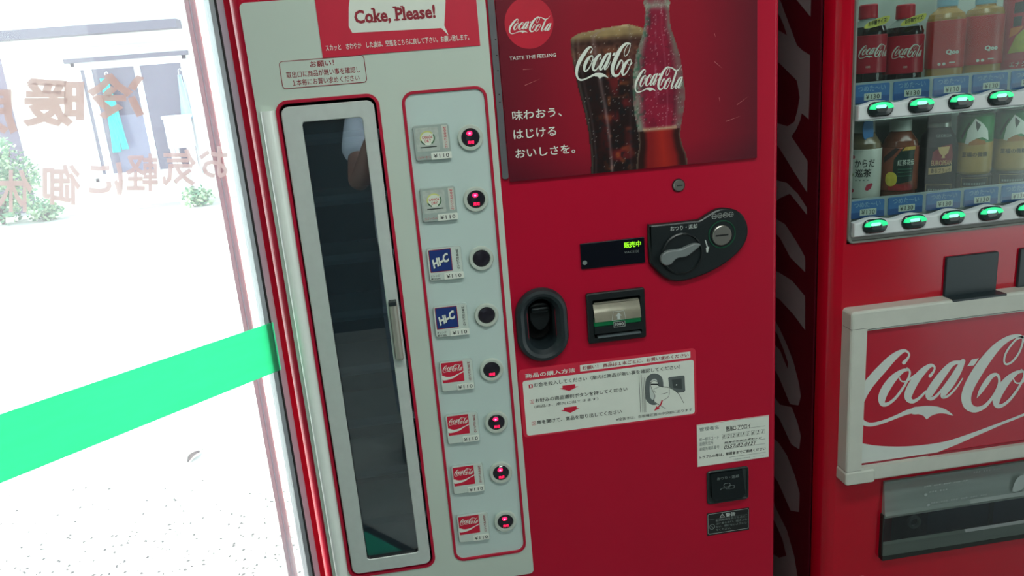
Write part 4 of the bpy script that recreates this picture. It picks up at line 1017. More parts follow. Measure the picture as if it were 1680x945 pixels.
# buying instructions
def ip(u, v): return 840+u/3.818, 560+v/3.818
a = at(850, 607); b2 = at(1143, 680)
ix0, ix1, iz0, iz1 = 0.1465, 0.4945, 0.7865, 0.9270
mb = MB(); io = rr((ix0+ix1)/2, (iz0+iz1)/2, ix1-ix0, iz1-iz0, 0.008, 5); mb.loft([(io, 0), (io, -0.0012)], red_p, None, mat('label_red', (206, 40, 66), 0.45, vary=0.02), sm=False)
ins = mb.build('instruction_label', m1)
pr = MB(); y = -0.0015
wz1 = (at(855.8, 626.6, y)[1]+at(1140.1, 588.8, y)[1])/2
wp = rr((ix0+ix1)/2+0.001, (iz0+0.0035+wz1)/2, ix1-ix0-0.011, wz1-iz0-0.0035, 0.005, 4)
pr.flat(wp, y, white_p)
P_ = lambda t, bl, tr, m, **k: pr.ptext(t, ip(*bl), ip(*tr), y-0.0003, m, **k)
P_('商品の購入方法', (84, 233), (395, 165), white_p, bold=0.02)
q = [at(*ip(*p), y) for p in ((428, 192), (1118, 100), (1118, 62), (428, 150))]
hb = [(q[0][0], (q[0][1]+q[1][1])/2), (q[1][0], (q[0][1]+q[1][1])/2), (q[1][0], (q[2][1]+q[3][1])/2), (q[0][0], (q[2][1]+q[3][1])/2)]
pr.flat(hb, y, white_p)
P_('お願い！ 商品は１本ごとに、お買い求めください', (442, 180), (1106, 72), red_d, bold=0.012)
for t_, bl, tr, bd in (('お金を投入してください（扉内に商品が無い事を確認してください）', (138, 288), (1052, 145), .006), ('お好みの商品選択ボタンを押してください', (147, 385), (722, 285), .012), ('（商品は、扉内に出てきます）', (140, 420), (540, 350), 0), ('扉を開けて、商品を取り出してください', (156, 522), (686, 425), .012), ('※栓抜きは、自販機正面の中央部にあります', (652, 500), (1128, 418), 0)):
    P_(t_, bl, tr, ink, bold=bd)
for t_, u, v in (('1', 117, 281), ('2', 124, 378), ('3', 136, 514)):
    p = at(*ip(u, v), y); pr.flat(rr(p[0], p[1], 0.0075, 0.0075, 0.0006, 2), y-0.0002, red_p)
    if t_ != '1': pr.flat(rr(p[0], p[1], 0.0063, 0.0063, 0.0006, 2), y-0.0003, white_p)
    pr.text(t_, p[0]-0.0015, p[0]+0.0015, p[1]-0.0025, p[1]+0.0025, y-0.0005, white_p if t_ == '1' else red_p, bold=0.02)
for u, v in ((357, 288), (365, 425)):
    p = at(*ip(u, v), y); s_ = 0.0185
    pr.flat([(p[0]-0.0125, p[1]+0.005), (p[0]+0.0125, p[1]+0.005), (p[0]+0.0125, p[1]), (p[0]+s_, p[1]), (p[0], p[1]-0.0075), (p[0]-s_, p[1]), (p[0]-0.0125, p[1])][::-1], y-0.0003, red_p)
# drawing of a hand at the opener
gm = mat('print_mid_grey', (92, 100, 100), 0.6); lg = mat('print_pale_grey', (196, 204, 198), 0.6)
f = lambda u, v: (lambda p: (p[0], y-0.0006, p[1]))(at(*ip(u, v), y))
oo = [at(*ip(*p), y) for p in ((833, 300), (840, 235), (870, 205), (905, 203), (935, 220), (947, 260), (945, 330), (935, 370), (905, 395), (870, 395), (842, 370), (834, 340))]
pr.flat(smooth_closed(oo, 3), y-0.0003, gm)
oi = [at(*ip(*p), y) for p in ((862, 300), (866, 255), (885, 236), (905, 240), (915, 270), (915, 330), (905, 360), (882, 366), (866, 350))]
pr.flat(smooth_closed(oi, 3), y-0.0004, lg)
hand = [at(*ip(*p), y) for p in ((868, 255), (890, 245), (915, 258), (920, 280), (960, 290), (985, 290), (1010, 300), (1055, 340), (1075, 385), (1000, 420), (950, 420), (905, 390), (890, 375), (893, 340), (872, 290))]
pr.flat(smooth_closed(hand, 3), y-0.0005, white_p)
pr.strokes([[(868, 256, 3), (872, 290, 3), (895, 340, 3), (890, 375, 3), (960, 420, 3)], [(868, 258, 3), (890, 246, 3), (915, 258, 3), (920, 280, 3), (985, 290, 3), (1040, 325, 3), (1075, 385, 3)], [(900, 322, 2), (888, 300, 2), (920, 285, 2)], [(940, 372, 2), (980, 345, 2), (985, 300, 2)], [(935, 330, 2), (975, 320, 2)], [(872, 268, 8), (912, 268, 8)]], f, ink)
for x_ in (794, 808, 818, 828): pr.strokes([[(x_, 208 if x_ < 812 else 225, 2), (x_+6, 330, 2), (x_+10, 442, 2)]], f, ink)
pr.strokes([[(938, 372, 9), (930, 395, 8), (915, 412, 6)]], f, red_p); pr.flat([at(*ip(*p), y) for p in ((890, 435), (925, 420), (905, 405))], y-0.0007, red_p)
br = [at(*ip(*p), y) for p in ((978, 230), (985, 224), (1075, 213), (1081, 220), (1085, 308), (1078, 318), (1040, 322), (984, 285))]
pr.flat(br, y-0.0003, gm); br2 = [at(*ip(*p), y) for p in ((1000, 240), (1062, 232), (1066, 300), (1010, 292))]; pr.flat(br2, y-0.0004, mat('print_dark_grey', (60, 68, 68), 0.6))
p = at(*ip(1030, 272), y); pr.flat(rr(p[0], p[1], 0.003, 0.003, 0.0015), y-0.0006, lg)
hand2 = [at(*ip(*p), y) for p in ((970, 288), (990, 282), (1020, 300), (1055, 335), (1085, 322), (1090, 345), (1075, 385), (1030, 400), (985, 340))]
pr.build('instruction_print', ins)

# keeper's card
mx0, mx1, mz0, mz1 = 0.4935, 0.6448, 0.6712, 0.7642
mb = MB(); mo = [(mx0, mz0), (mx1, mz0), (mx1, mz1), (mx0, mz1)]; mb.prism(mo, 0, -0.0012, white_p)
card = mb.build('keeper_card', m1); pr = MB(); y = -0.0015
def kp(u, v): return 1120+u/3.937, 660+v/3.937
K = lambda t, bl, tr, m=ink, **k: pr.ptext(t, kp(*bl), kp(*tr), y, m, **k)
n = 4; o2 = inset(mo, 0.0012); o1 = inset(mo, 0.0004)
pr.raw([(p[0], y, p[1]) for p in o1+o2], [(i, (i+1) % 4, 4+(i+1) % 4, 4+i) for i in range(4)], mat('print_rose', (196, 120, 128), 0.6))
K('管理者名', (108, 190), (232, 148), grey_p, bold=0.01); K('熱海ロ-アウロイ', (280, 190), (438, 134), bold=0.012)
K('統一標示コード', (108, 254), (234, 214), grey_p); K('連絡先住所', (108, 284), (198, 246), grey_p); K('連絡先電話番号', (108, 316), (236, 276), grey_p)
for i, ch in enumerate('022815621'):
    p = at(*kp(265+i*31.5, 222-i*4.2), y); pr.text(ch, p[0]-0.0022, p[0]+0.0022, p[1]-0.0035, p[1]+0.0035, y, ink, shear=0.3)
    b4 = rr(p[0], p[1], 0.0078, 0.0095, 0.0002, 1); b5 = inset(b4, 0.0004); nb_ = len(b4)
    pr.raw([(a[0], y, a[1]) for a in b4+b5], [(i2, (i2+1) % nb_, nb_+(i2+1) % nb_, nb_+i2) for i2 in range(nb_)], grey_p)
K('熱海市和田木宮町5-15', (268, 268), (512, 222), bold=0.01, shear=0.15); K('0557-82-0121', (268, 302), (470, 250), shear=0.3, bold=0.006)
K('トラブルの際は、管理者までご連絡ください', (110, 368), (536, 288), bold=0.014)
for (u0, v0, u1, v1) in ((280, 190, 532, 150), (270, 272, 532, 236), (268, 304, 532, 266), (300, 356, 536, 322)):
    p, q = at(*kp(u0, v0), y), at(*kp(u1, v1), y); zz = (p[1]+q[1])/2; pr.flat([(p[0], zz-0.0003), (q[0], zz-0.0003), (q[0], zz+0.0003), (p[0], zz+0.0003)], y, grey_p)
K('［自動販売機協会　コーヒーの一］', (330, 372), (545, 336), grey_p)
pr.build('card_lettering', card)

# change return cup with flap
rx0, rz1 = at(1161, 775); rx1, rz0 = at(1227, 822)
rx0, rx1, rz0, rz1 = 0.5125, 0.6015, 0.583, 0.658
ro = rr((rx0+rx1)/2, (rz0+rz1)/2, rx1-rx0, rz1-rz0, 0.007, 5)
mb = MB(); cupm = mat('return_cup_grey', (40, 50, 50), 0.35, vary=0.05)
mb.loft([(ro, 0), (ro, -0.002), (inset(ro, 0.0015), -0.0035), (inset(ro, 0.003), -0.0035), (inset(ro, 0.005), -0.001)], cupm, None, cupm, sm=False)
rc = mb.build('change_return', m1)
fl = [((rx0+rx1)/2-0.037, rz1-0.005), ((rx0+rx1)/2+0.030, rz1-0.005), ((rx0+rx1)/2+0.034, rz0+0.018), ((rx0+rx1)/2+0.024, rz0+0.011), ((rx0+rx1)/2-0.026, rz0+0.011), ((rx0+rx1)/2-0.037, rz0+0.018)][::-1]
mb = MB(); flm = mat('flap_black', (16, 24, 26), 0.22); 
vs = []; 
for (x_, z_) in fl: vs.append((x_, -0.004-0.010*(rz1-z_)/(rz1-rz0), z_))
for (x_, z_) in fl: vs.append((x_, 0.0, z_))
k = len(fl); mb.raw(vs, [tuple(range(k)), *[(i, k+i, k+(i+1) % k, (i+1) % k) for i in range(k)]], flm); fp = mb.build('return_flap', rc)
pr = MB(); pr.text('おつり・返却', (rx0+rx1)/2-0.025, (rx0+rx1)/2+0.021, rz1-0.0195, rz1-0.0125, -0.0075, grey_p, bold=0.01)
cx_, cz_ = (rx0+rx1)/2-0.004, rz0+0.0375
for dx_, dz_ in ((-0.008, -0.004), (0.008, 0.0), (-0.001, 0.006)):
    o1 = rr(cx_+dx_, cz_+dz_, 0.0145, 0.0085, 0.0042, 6); o2 = inset(o1, 0.0009); n = len(o1)
    pr.raw([(a[0], -0.0095, a[1]) for a in o1+o2], [(i, (i+1) % n, n+(i+1) % n, n+i) for i in range(n)], grey_p)
    o1 = [(a[0], a[1]-0.003) for a in o1]; o2 = inset(o1, 0.0007)
    pr.raw([(a[0], -0.0093, a[1]) for a in o1+o2], [(i, (i+1) % n, n+(i+1) % n, n+i) for i in range(n//2, n)], grey_p)
pr.build('flap_lettering', fp)

# warning plate
wx0, wx1, wz0, wz1 = 0.5118, 0.6030, 0.5095, 0.5615
mb = MB(); wo = [(wx0, wz0), (wx1, wz0), (wx1, wz1), (wx0, wz1)]; mb.prism(wo, 0, -0.001, mat('plate_black', (22, 26, 26), 0.4))
wp_ = mb.build('warning_plate', m1); pr = MB(); y = -0.0013
o1 = inset(rr((wx0+wx1)/2, (wz0+wz1)/2+0.001, wx1-wx0-0.003, wz1-wz0-0.005, 0.003, 3), 0); o2 = inset(o1, 0.0007); n = len(o1)
pr.raw([(a[0], y, a[1]) for a in o1+o2], [(i, (i+1) % n, n+(i+1) % n, n+i) for i in range(n)], sv)
pr.text('警告', wx0+0.040, wx0+0.061, wz1-0.0135, wz1-0.0045, y, sv, bold=0.02)
ta = [(wx0+0.027, wz1-0.0135), (wx0+0.0385, wz1-0.0135), (wx0+0.03275, wz1-0.004)]; tb = [(wx0+0.0288, wz1-0.0126), (wx0+0.0367, wz1-0.0126), (wx0+0.03275, wz1-0.006)]
pr.raw([(a[0], y, a[1]) for a in ta+tb], [(i, (i+1) % 3, 3+(i+1) % 3, 3+i) for i in range(3)], sv); pr.text('!', wx0+0.0322, wx0+0.0333, wz1-0.0118, wz1-0.0078, y, sv)
pr.flat([(wx0+0.003, wz1-0.0151), (wx1-0.004, wz1-0.0151), (wx1-0.004, wz1-0.0147), (wx0+0.003, wz1-0.0147)], y, grey_p)
for i, t_ in enumerate(('転倒輸送を防ぐために、', '上に乗らない、揺さぶら', 'ない、傾けないようにし', 'てください。')):
    zz = wz1-0.0215-i*0.0074; pr.text(t_, wx0+0.0185, wx0+(0.086 if i < 3 else 0.052), zz, zz+0.0052, y, grey_p, bold=0.008)
p = (wx0+0.0105, wz0+0.020); o1 = rr(p[0], p[1], 0.0125, 0.0125, 0.0062, 6); o2 = inset(o1, 0.0011); n = len(o1)
pr.raw([(a[0], y, a[1]) for a in o1+o2], [(i, (i+1) % n, n+(i+1) % n, n+i) for i in range(n)], grey_p)
pr.flat([(p[0]-0.0042, p[1]+0.0036), (p[0]-0.0036, p[1]+0.0042), (p[0]+0.0042, p[1]-0.0036), (p[0]+0.0036, p[1]-0.0042)], y, grey_p)
pr.build('plate_lettering', wp_)

# ================================================================== can and bottle vending machine on the right
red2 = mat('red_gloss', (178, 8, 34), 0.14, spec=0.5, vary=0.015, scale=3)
red2_shaded = mat('red_side', (92, 10, 28), 0.4, vary=0.03)  # side red and decal darkened: the gap's shade is put into their colour
decal = mat('decal_pale', (140, 134, 136), 0.5, vary=0.03)
bar_m = mat('white_button_bar', (206, 212, 214), 0.35, vary=0.02)
ivory = mat('ivory_frame', (196, 200, 190), 0.42, vary=0.03)
case_m = mat('case_lining', (176, 186, 180), 0.6, vary=0.05)
card_blue = mat('card_blue', (60, 118, 186), 0.45, vary=0.05)
card_deep = mat('card_deep_blue', (30, 84, 156), 0.45, vary=0.05)
card_rail = mat('card_rail', (170, 180, 180), 0.4)
pale_txt = mat('print_pale_blue', (150, 186, 220), 0.5)
m2 = thing('drink_vending_machine', 'glossy red drink vending machine with bottles behind a window above a wide ivory framed sign', 'vending machine', (1.27, 0.36, 0.0))
X0, X1 = 0.765, 1.775
ZB, ZT = 0.06, 1.83
pr = [(X0, 0.0415), (X0+0.0006, 0.030), (X0+0.004, 0.018), (X0+0.010, 0.009), (X0+0.018, 0.003), (X0+0.028, 0.0)]
WX0, WX1, WZ0, WZ1 = 0.803, 1.737, 1.103, 1.78
mb = MB()
sp_ = at(1453, 793, -0.008); SX0, SX1 = 0.925, 1.66; SZ0, SZ1 = 0.392, 0.552
xs = [X0+0.028, WX0, SX0, SX1, WX1, X1-0.028]; zs = [ZB, SZ0, SZ1, WZ0, WZ1, ZT]
for i in range(5):
    for j in range(5):
        cx, cz = (xs[i]+xs[i+1])/2, (zs[j]+zs[j+1])/2
        if (WX0 < cx < WX1 and WZ0 < cz < WZ1) or (SX0 < cx < SX1 and SZ0 < cz < SZ1): continue
        mb.raw([(xs[i], 0, zs[j]), (xs[i+1], 0, zs[j]), (xs[i+1], 0, zs[j+1]), (xs[i], 0, zs[j+1])], [(0, 1, 2, 3)], red2)
for s in (0, 1):
    P2 = [(p[0], p[1]) if s == 0 else (X0+X1-p[0], p[1]) for p in pr]; n = len(P2)
    vs = [(p[0], p[1], z) for z in (ZB, ZT) for p in P2]
    mb.raw(vs, [(i, i+1, n+i+1, n+i) for i in range(n-1)], red2, True)
mb.raw([(X0, 0.0415, ZB), (X1, 0.0415, ZB), (X1, 0.0415, ZT), (X0, 0.0415, ZT)], [(0, 1, 2, 3)][:0], red2)
mb.raw([(p[0], p[1], ZT) for p in pr]+[(X0+X1-p[0], p[1], ZT) for p in pr[::-1]], [tuple(range(12))], red2)
mb.raw([(p[0], p[1], ZB) for p in pr]+[(X0+X1-p[0], p[1], ZB) for p in pr[::-1]], [tuple(range(12))], red2)
mb.build('front_door', m2)
mb = MB(); mb.box(X0, X0+0.004, 0.052, 0.80, ZB, ZT, red2_shaded).box(X1-0.004, X1, 0.052, 0.80, ZB, ZT, red2_shaded).box(X0, X1, 0.796, 0.80, ZB, ZT, red2_shaded).box(X0, X1, 0.052, 0.80, ZT-0.004, ZT, red2_shaded).box(X0, X1, 0.052, 0.80, ZB, ZB+0.004, red2_shaded)
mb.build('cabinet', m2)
MB().box(X0+0.006, X0+0.02, 0.04, 0.054, ZB, ZT, black).build('door_gasket', m2); MB().box(X1-0.02, X1-0.006, 0.04, 0.054, ZB, ZT, black).build('door_gasket', m2)
for fx in (X0+0.06, X1-0.06):
    for fy in (0.10, 0.72):
        MB().lathe(fx, fy, [(0.03, 0.0), (0.03, 0.012), (0.012, 0.014), (0.012, 0.062)], black, 14).build('foot', m2)
# script running up the side wall
mb = MB(); SXP = X0-0.0006
shapes = [
 [(1290, -40), (1332, -40), (1330.8, 0), (1329.9, 28), (1306.7, 0)],
 [(1262, -40), (1275, -8), (1281, 3), (1294, 38), (1307.4, 74), (1317, 83), (1328.9, 90.4), (1328.5, 141), (1326.8, 196), (1315.5, 186), (1312.6, 198), (1306, 213), (1298.5, 224), (1325, 264), (1324, 316), (1300, 278), (1279, 244), (1262, 222), (1262, 196), (1278, 203), (1292, 207), (1303, 200), (1308, 182), (1312, 160), (1309, 141), (1307, 132), (1280, 105), (1262, 90), (1262, 40), (1280, 51), (1291, 58), (1286, 42), (1280, 28), (1262, 0)],
 [(1262, 290), (1278.5, 297), (1291, 300), (1309, 318), (1324, 341), (1324, 353), (1296, 318), (1280, 325), (1262, 340)],
 [(1262, 352), (1278, 362), (1288, 368), (1306, 395), (1321, 422), (1321, 447), (1296, 422), (1280, 391), (1262, 372)],
 [(1262, 440), (1278, 447), (1299, 460), (1321, 486), (1321, 542), (1301.6, 516), (1278.5, 491), (1262, 480)],
 [(1262, 510), (1278, 537), (1290, 563), (1301.6, 593), (1311, 630), (1314, 650), (1310, 665), (1296, 663), (1278, 619), (1262, 590), (1262, 555), (1280, 575), (1292, 605), (1293, 596), (1286, 575), (1275, 548), (1262, 528)],
 [(1262, 640), (1280, 664), (1299, 668), (1309, 695), (1314, 716), (1311, 737), (1298, 729), (1278, 686), (1262, 668)],
 [(1262, 712), (1278, 727), (1291, 747), (1304, 780), (1312, 809), (1311, 840), (1297, 838), (1276, 790), (1262, 770)],
 [(1262, 800), (1273, 834), (1291, 870), (1303, 912), (1309, 950), (1310, 990), (1290, 985), (1262, 960), (1262, 905), (1278, 915), (1290, 912), (1284, 886), (1272, 858), (1262, 840)]]
import mathutils.geometry as mgeo
for s in shapes:
    P3 = [at_x(u, v, SXP) for u, v in s]
    tri = mgeo.tessellate_polygon([[Vector((p[0], p[1], 0)) for p in P3]])
    mb.raw([(SXP, p[0], p[1]) for p in P3], [tuple(t) for t in tri], decal)
mb.build('side_script', m2)

# display case
mb = MB(); cy = 0.20
mb.raw([(x, y, z) for x in (WX0-0.01, WX1+0.01) for y in (0.02, cy) for z in (WZ0-0.01, WZ1+0.01)], [(0, 1, 3, 2), (4, 6, 7, 5), (2, 3, 7, 6), (1, 5, 7, 3), (0, 4, 6, 2)], case_m)
mb.build('display_case', m2)
wi = rr((WX0+WX1)/2, (WZ0+WZ1)/2, WX1-WX0, WZ1-WZ0, 0.008, 4)
lip = mat('window_lip', (112, 116, 110), 0.4)
mb = MB(); mb.loft([(inset(wi, -0.004), 0.0), (inset(wi, -0.003), -0.004), (inset(wi, 0.001), -0.004), (inset(wi, 0.003), 0.02)], lip, sm=False); mb.build('window_gasket', m2)
shelf_m = mat('shelf_grey', (120, 128, 124), 0.5)
BY = 0.075
ROWS = []
B0 = at(1443.5, 178.8, -0.012); B1 = at(1434.7, 370.8, -0.012)
PITCH = 0.0793
NC = 11
for ri, (bx_, bz_) in enumerate((B0, B1)):
    xs_ = [bx_+PITCH*k for k in range(NC)]
    bot_, top = bz_-0.0185, bz_+0.0085
    pts = [(WX0+0.004, bot_)]
    pts += [(WX1-0.004, bot_)]
    up = [(WX1-0.004, top)]
    for x in xs_[::-1]:
        for k in range(9):
            a = k/8; up.append((x+PITCH*(0.5-a), top+0.0068*(0.5-0.5*math.cos(2*math.pi*a))))
    up = [p for p in up if WX0+0.006 < p[0] < WX1-0.006]; up = [(WX1-0.004, top)]+up+[(WX0+0.004, top)]
    mb = MB(); mb.prism(pts+up, 0.006, -0.012, bar_m, 0.003)
    bar = mb.build('button_bar', m2)
    mb = MB(); mb.box(WX0+0.002, WX1-0.002, 0.022, 0.19, bot_-0.004, bot_+0.002, shelf_m); mb.build('shelf', m2)
    cz0 = at(1430, 167, 0.012)[1] if ri == 0 else at(1425, 356, 0.012)[1]
    for k, x in enumerate(xs_):
        o = lambda s: rr(x, bz_, 0.050*s, 0.0275*s, 0.0137*s, 7)
        mb = MB(); bm = mat('button_dark', (28, 40, 40), 0.25)
        mb.loft([(o(1), -0.0118), (o(0.97), -0.0155), (o(0.80), -0.0185), (o(0.4), -0.0198)], bm, None, bm)
        btn = mb.build('select_button', m2)
        gm_ = mat('green_lamp', (40, 220, 140), 0.3, emit=(20, 210, 130), estr=0.55); gh_ = mat('green_lamp_centre', (170, 255, 220), 0.3, emit=(120, 255, 200), estr=0.9)
        arc = [(x+0.0232*math.cos(math.pi*j/14), bz_+0.0012+0.0112*math.sin(math.pi*j/14)**0.8) for j in range(15)]+[(x-0.0232+0.00464*j, bz_+0.0012-0.0028*math.sin(math.pi*j/10)) for j in range(1, 10)]
        lm2 = MB(); lm2.prism(arc, -0.0135, -0.0196, gm_, 0.0012); lm2.flat(rr(x-0.002, bz_+0.0048, 0.020, 0.006, 0.003), -0.0199, gh_); lm2.build('lamp', btn)
        # price card
        cw, ch = 0.0705, 0.0335
        ccx = (at(1430.5, 153, 0.012)[0] if ri == 0 else at(1423, 343, 0.012)[0])+PITCH*k
        ccz = (at(1430.5, 153, 0.012)[1] if ri == 0 else at(1423, 343, 0.012)[1])
        if ccx+cw/2 > WX1-0.01: continue
        pc = MB(); po = rr(ccx, ccz, cw, ch, 0.003, 3); pc.prism(po, 0.016, 0.013, card_blue); card_ = pc.build('price_card', m2)
        pt = MB(); yy = 0.0126
        pt.flat([(ccx-cw/2, ccz-ch/2), (ccx+cw/2, ccz-ch/2), (ccx+cw/2, ccz-ch*0.15), (ccx-cw/2, ccz-ch*0.15)], yy, card_deep)
        pt.text('つめた～い', ccx-0.027, ccx+0.027, ccz+0.004, ccz+0.0145, yy-0.0002, pale_txt, bold=0.01)
        pt.flat(rr(ccx+0.002, ccz-0.0058, 0.034, 0.0125, 0.0005, 2), yy-0.0004, white_p)
        pt.text('¥130', ccx-0.012, ccx+0.0155, ccz-0.0105, ccz-0.0015, yy-0.0007, ink, bold=0.008, spacing=1.1)
        pt.build('card_lettering', card_)
    MB().box(WX0+0.002, WX1-0.002, 0.016, 0.020, cz0-0.006, cz0+0.036, card_rail).build('card_rail', m2)
    ROWS.append(cz0)
MB().box(WX0-0.004, WX1+0.004, 0.0, 0.006, WZ0-0.004, WZ0+0.012, lip).build('window_sill', m2)
disp_glass = glass('display_glass', (232, 240, 238), gloss=0.13, veil=0.025, veil_rgb=(200, 210, 210))
z_up = B0[1]+0.03
MB().box(WX0, WX1, 0.0065, 0.0085, B1[1]-0.0185, WZ1, disp_glass).build('display_pane', m2)

# hidden tubes and fill lights added to brighten the two display rows
ct = mat('case_tube', (240, 250, 245), 0.5, emit=(225, 250, 240), estr=1.6)
for z_, y_, e_ in ((WZ1-0.012, 0.034, 0.5), (B0[1]-0.008, 0.013, 0.16)):
    MB().tube([(WX0+0.03, y_, z_), (WX1-0.03, y_, z_)], 0.004, ct, 8).build('case_tube', m2)
    al = bpy.data.lights.new('case_tube', 'AREA'); al.shape = 'RECTANGLE'; al.size = 0.85; al.size_y = 0.012; al.energy = e_; al.color = (0.92, 1.0, 0.96)
    ao = bpy.data.objects.new('case_tube_light', al); COL.objects.link(ao); ao.location = ((WX0+WX1)/2, y_, z_-0.005)
    ao.rotation_euler = (math.radians(25), 0, 0)

# ivory framed sign
YS = -0.034
fo = [at(1397, 513, YS), at(1389, 795, YS)]; fi_ = [at(1419, 539, YS+0.006), at(1411.5, 766, YS+0.006)]
fx0 = (fo[0][0]+fo[1][0])/2; fz1, fz0 = fo[0][1], fo[1][1]; fx1 = 1.755
gx0 = (fi_[0][0]+fi_[1][0])/2; gz1, gz0 = fi_[0][1], fi_[1][1]; gx1 = fx1-(gx0-fx0)
fr_o = rr((fx0+fx1)/2, (fz0+fz1)/2, fx1-fx0, fz1-fz0, 0.008, 5); fr_i = rr((gx0+gx1)/2, (gz0+gz1)/2, gx1-gx0, gz1-gz0, 0.002, 5)
mb = MB(); mb.loft([(fr_o, 0.0), (fr_o, YS+0.004), (inset(fr_o, 0.002), YS+0.001), (inset(fr_o, 0.005), YS)], ivory, sm=False)
panel_with_holes(mb, inset(fr_o, 0.005), [fr_i], YS, ivory); mb.loft([(fr_i, YS), (fr_i, YS+0.010)], [ivory], sm=False)
sign = mb.build('sign_frame', m2)
for (z0_, z1_, t_) in ((fz1-0.036, fz1-0.0353, 0), (fz0+0.027, fz0+0.0277, 0)):
    MB().box(fx0-0.0003, gx0, YS-0.0003, YS+0.03, z0_, z1_, mat('frame_joint', (120, 122, 116), 0.6)).build('frame_joint', sign)
MB().prism(rr(fx0+0.03, fz0+0.012, 0.064, 0.030, 0.006, 4), -0.001, YS-0.0025, ivory, 0.003).build('frame_corner', sign)
sred = mat('sign_red', (176, 20, 44), 0.12, spec=0.5, coat=0.3, vary=0.02); swhite = mat('sign_white', (206, 214, 208), 0.15, vary=0.02)
yS = YS+0.009
MB().flat([(gx0-0.001, gz0-0.001), (gx1+0.001, gz0-0.001), (gx1+0.001, gz1+0.001), (gx0-0.001, gz1+0.001)], yS, sred).build('sign_face', sign)
mb = MB(); yL = yS-0.0004
fS = lambda x, y_: (lambda p: (max(p[0], gx0), yL, p[1]))(at(1395+x/3.937, 530+y_/3.937, yL))
mb.strokes(SCRIPT_1, fS, swhite); mb.raw([fS(*p) for p in smooth_closed(WING, 2)], [tuple(range(len(WING)*2))], swhite); mb.raw([fS(*p) for p in DASH], [(0, 1, 2, 3)], swhite); mb.strokes(SCRIPT_2, fS, swhite)
up = [(60, 773), (150, 790), (250, 797), (350, 797), (450, 790), (560, 775), (650, 755), (750, 722), (900, 668), (1000, 630), (1122, 583), (1300, 505), (1500, 420)]
dn = [(1500, 424), (1300, 512), (1122, 600), (1000, 648), (900, 692), (800, 735), (700, 780), (600, 820), (500, 858), (400, 888), (300, 910), (200, 924), (60, 926)]
U = smooth_open([(*p, 1) for p in up], 2); D = smooth_open([(*p, 1) for p in dn[::-1]], 2); n = len(U)
mb.raw([fS(p[0], p[1]) for p in U]+[fS(p[0], p[1]) for p in D], [(i, i+1, n+i+1, n+i) for i in range(n-1)], swhite)
mb.build('sign_lettering', sign)
MB().box(gx0, gx1, yS-0.0012, yS, gz1-0.0062, gz1-0.0040, swhite).box(gx0, gx1, yS-0.001, yS, gz1-0.0038, gz1, mat('sign_groove', (40, 30, 30), 0.6)).box(gx0, gx1, yS-0.001, yS, gz0+0.002, gz0+0.006, red_d).build('sign_edge_line', sign)  # dark strip below the top edge is the frame's shadow, put in as colour
# dark square covers above the sign
dk = mat('slate_cover', (34, 48, 52), 0.4, vary=0.03)
q = [at(*p, -0.006) for p in ((1554, 421), (1639.6, 414), (1636, 490), (1551, 500))]
w_ = q[1][0]-q[0][0]; h_ = fz1+0.004-(fz1-0.004)
for k in range(4):
    x_ = q[0][0]+k*0.158; zt_ = (q[0][1]+q[1][1])/2
    mb = MB(); mb.prism(rr(x_+w_/2, (zt_+fz1-0.006)/2, w_, zt_-fz1+0.006, 0.004, 4), 0.0, -0.006, dk, 0.0015); mb.build('square_cover', m2)
    mb = MB(); mb.box(x_+w_/2-0.058, x_+w_/2+0.056, YS-0.0002, -0.004, fz1-0.004, fz1+0.0002, dk)
    if k == 0: mb.build('cover_foot', m2)

# delivery slot with a clear flap
mb = MB(); grey_in = mat('slot_lining', (62, 72, 72), 0.5, vary=0.1); slate = mat('slot_slate', (70, 88, 116), 0.5)
mb.raw([(x, y, z) for x in (SX0, SX1) for y in (0.0, 0.16) for z in (SZ0, SZ1)], [(0, 1, 3, 2), (4, 6, 7, 5), (2, 3, 7, 6), (1, 5, 7, 3), (0, 4, 6, 2)], grey_in)
mb.box(SX0+0.12, SX1-0.02, 0.05, 0.07, SZ0+0.002, SZ0+0.12, slate).box(SX0+0.27, SX0+0.28, 0.048, 0.05, SZ0+0.002, SZ0+0.12, grey_in)
mb.build('delivery_bin', m2)
fl0 = at(1453, 793, -0.006); fl2 = at(1450, 913, -0.012)
fx_0 = (fl0[0]+fl2[0])/2-0.002; fx_1 = 1.675
zt_, zb_ = fl0[1], fl2[1]
flap_m = glass('clear_flap', (172, 186, 184), gloss=1.0, veil=0.70, veil_rgb=(186, 204, 198))
zr = zt_-(zt_-zb_)*0.43
pf = [(-0.004, zt_), (-0.011, zr+0.008), (-0.014, zr), (-0.011, zr-0.007), (-0.009, zb_+0.034), (-0.012, zb_+0.028), (-0.013, zb_)]
vs = [(x_, p[0], p[1]) for x_ in (fx_0, fx_1) for p in pf]; n = len(pf)
mb = MB(); flap_b = glass('clear_flap_band', (150, 165, 165), gloss=1.2, veil=0.10, veil_rgb=(120, 134, 140)); flap_c = glass('clear_flap_lip', (150, 165, 160), gloss=1.2, veil=0.50, veil_rgb=(150, 168, 160))
for i in range(n-1): mb.raw([vs[i], vs[i+1], vs[n+i+1], vs[n+i]], [(0, 1, 2, 3)], [flap_m, flap_m, flap_m, flap_b, flap_c, flap_c][i])
mb.raw([(fx_0, p[0], p[1]) for p in pf]+[(fx_0, 0.0, zb_), (fx_0, 0.0, zt_)], [tuple(range(n+2))], flap_m)
flap = mb.build('delivery_flap', m2)
MB().box(fx_0, fx_1, -0.006, 0.0, zt_-0.002, zt_+0.003, flap_m).build('flap_hinge', flap)
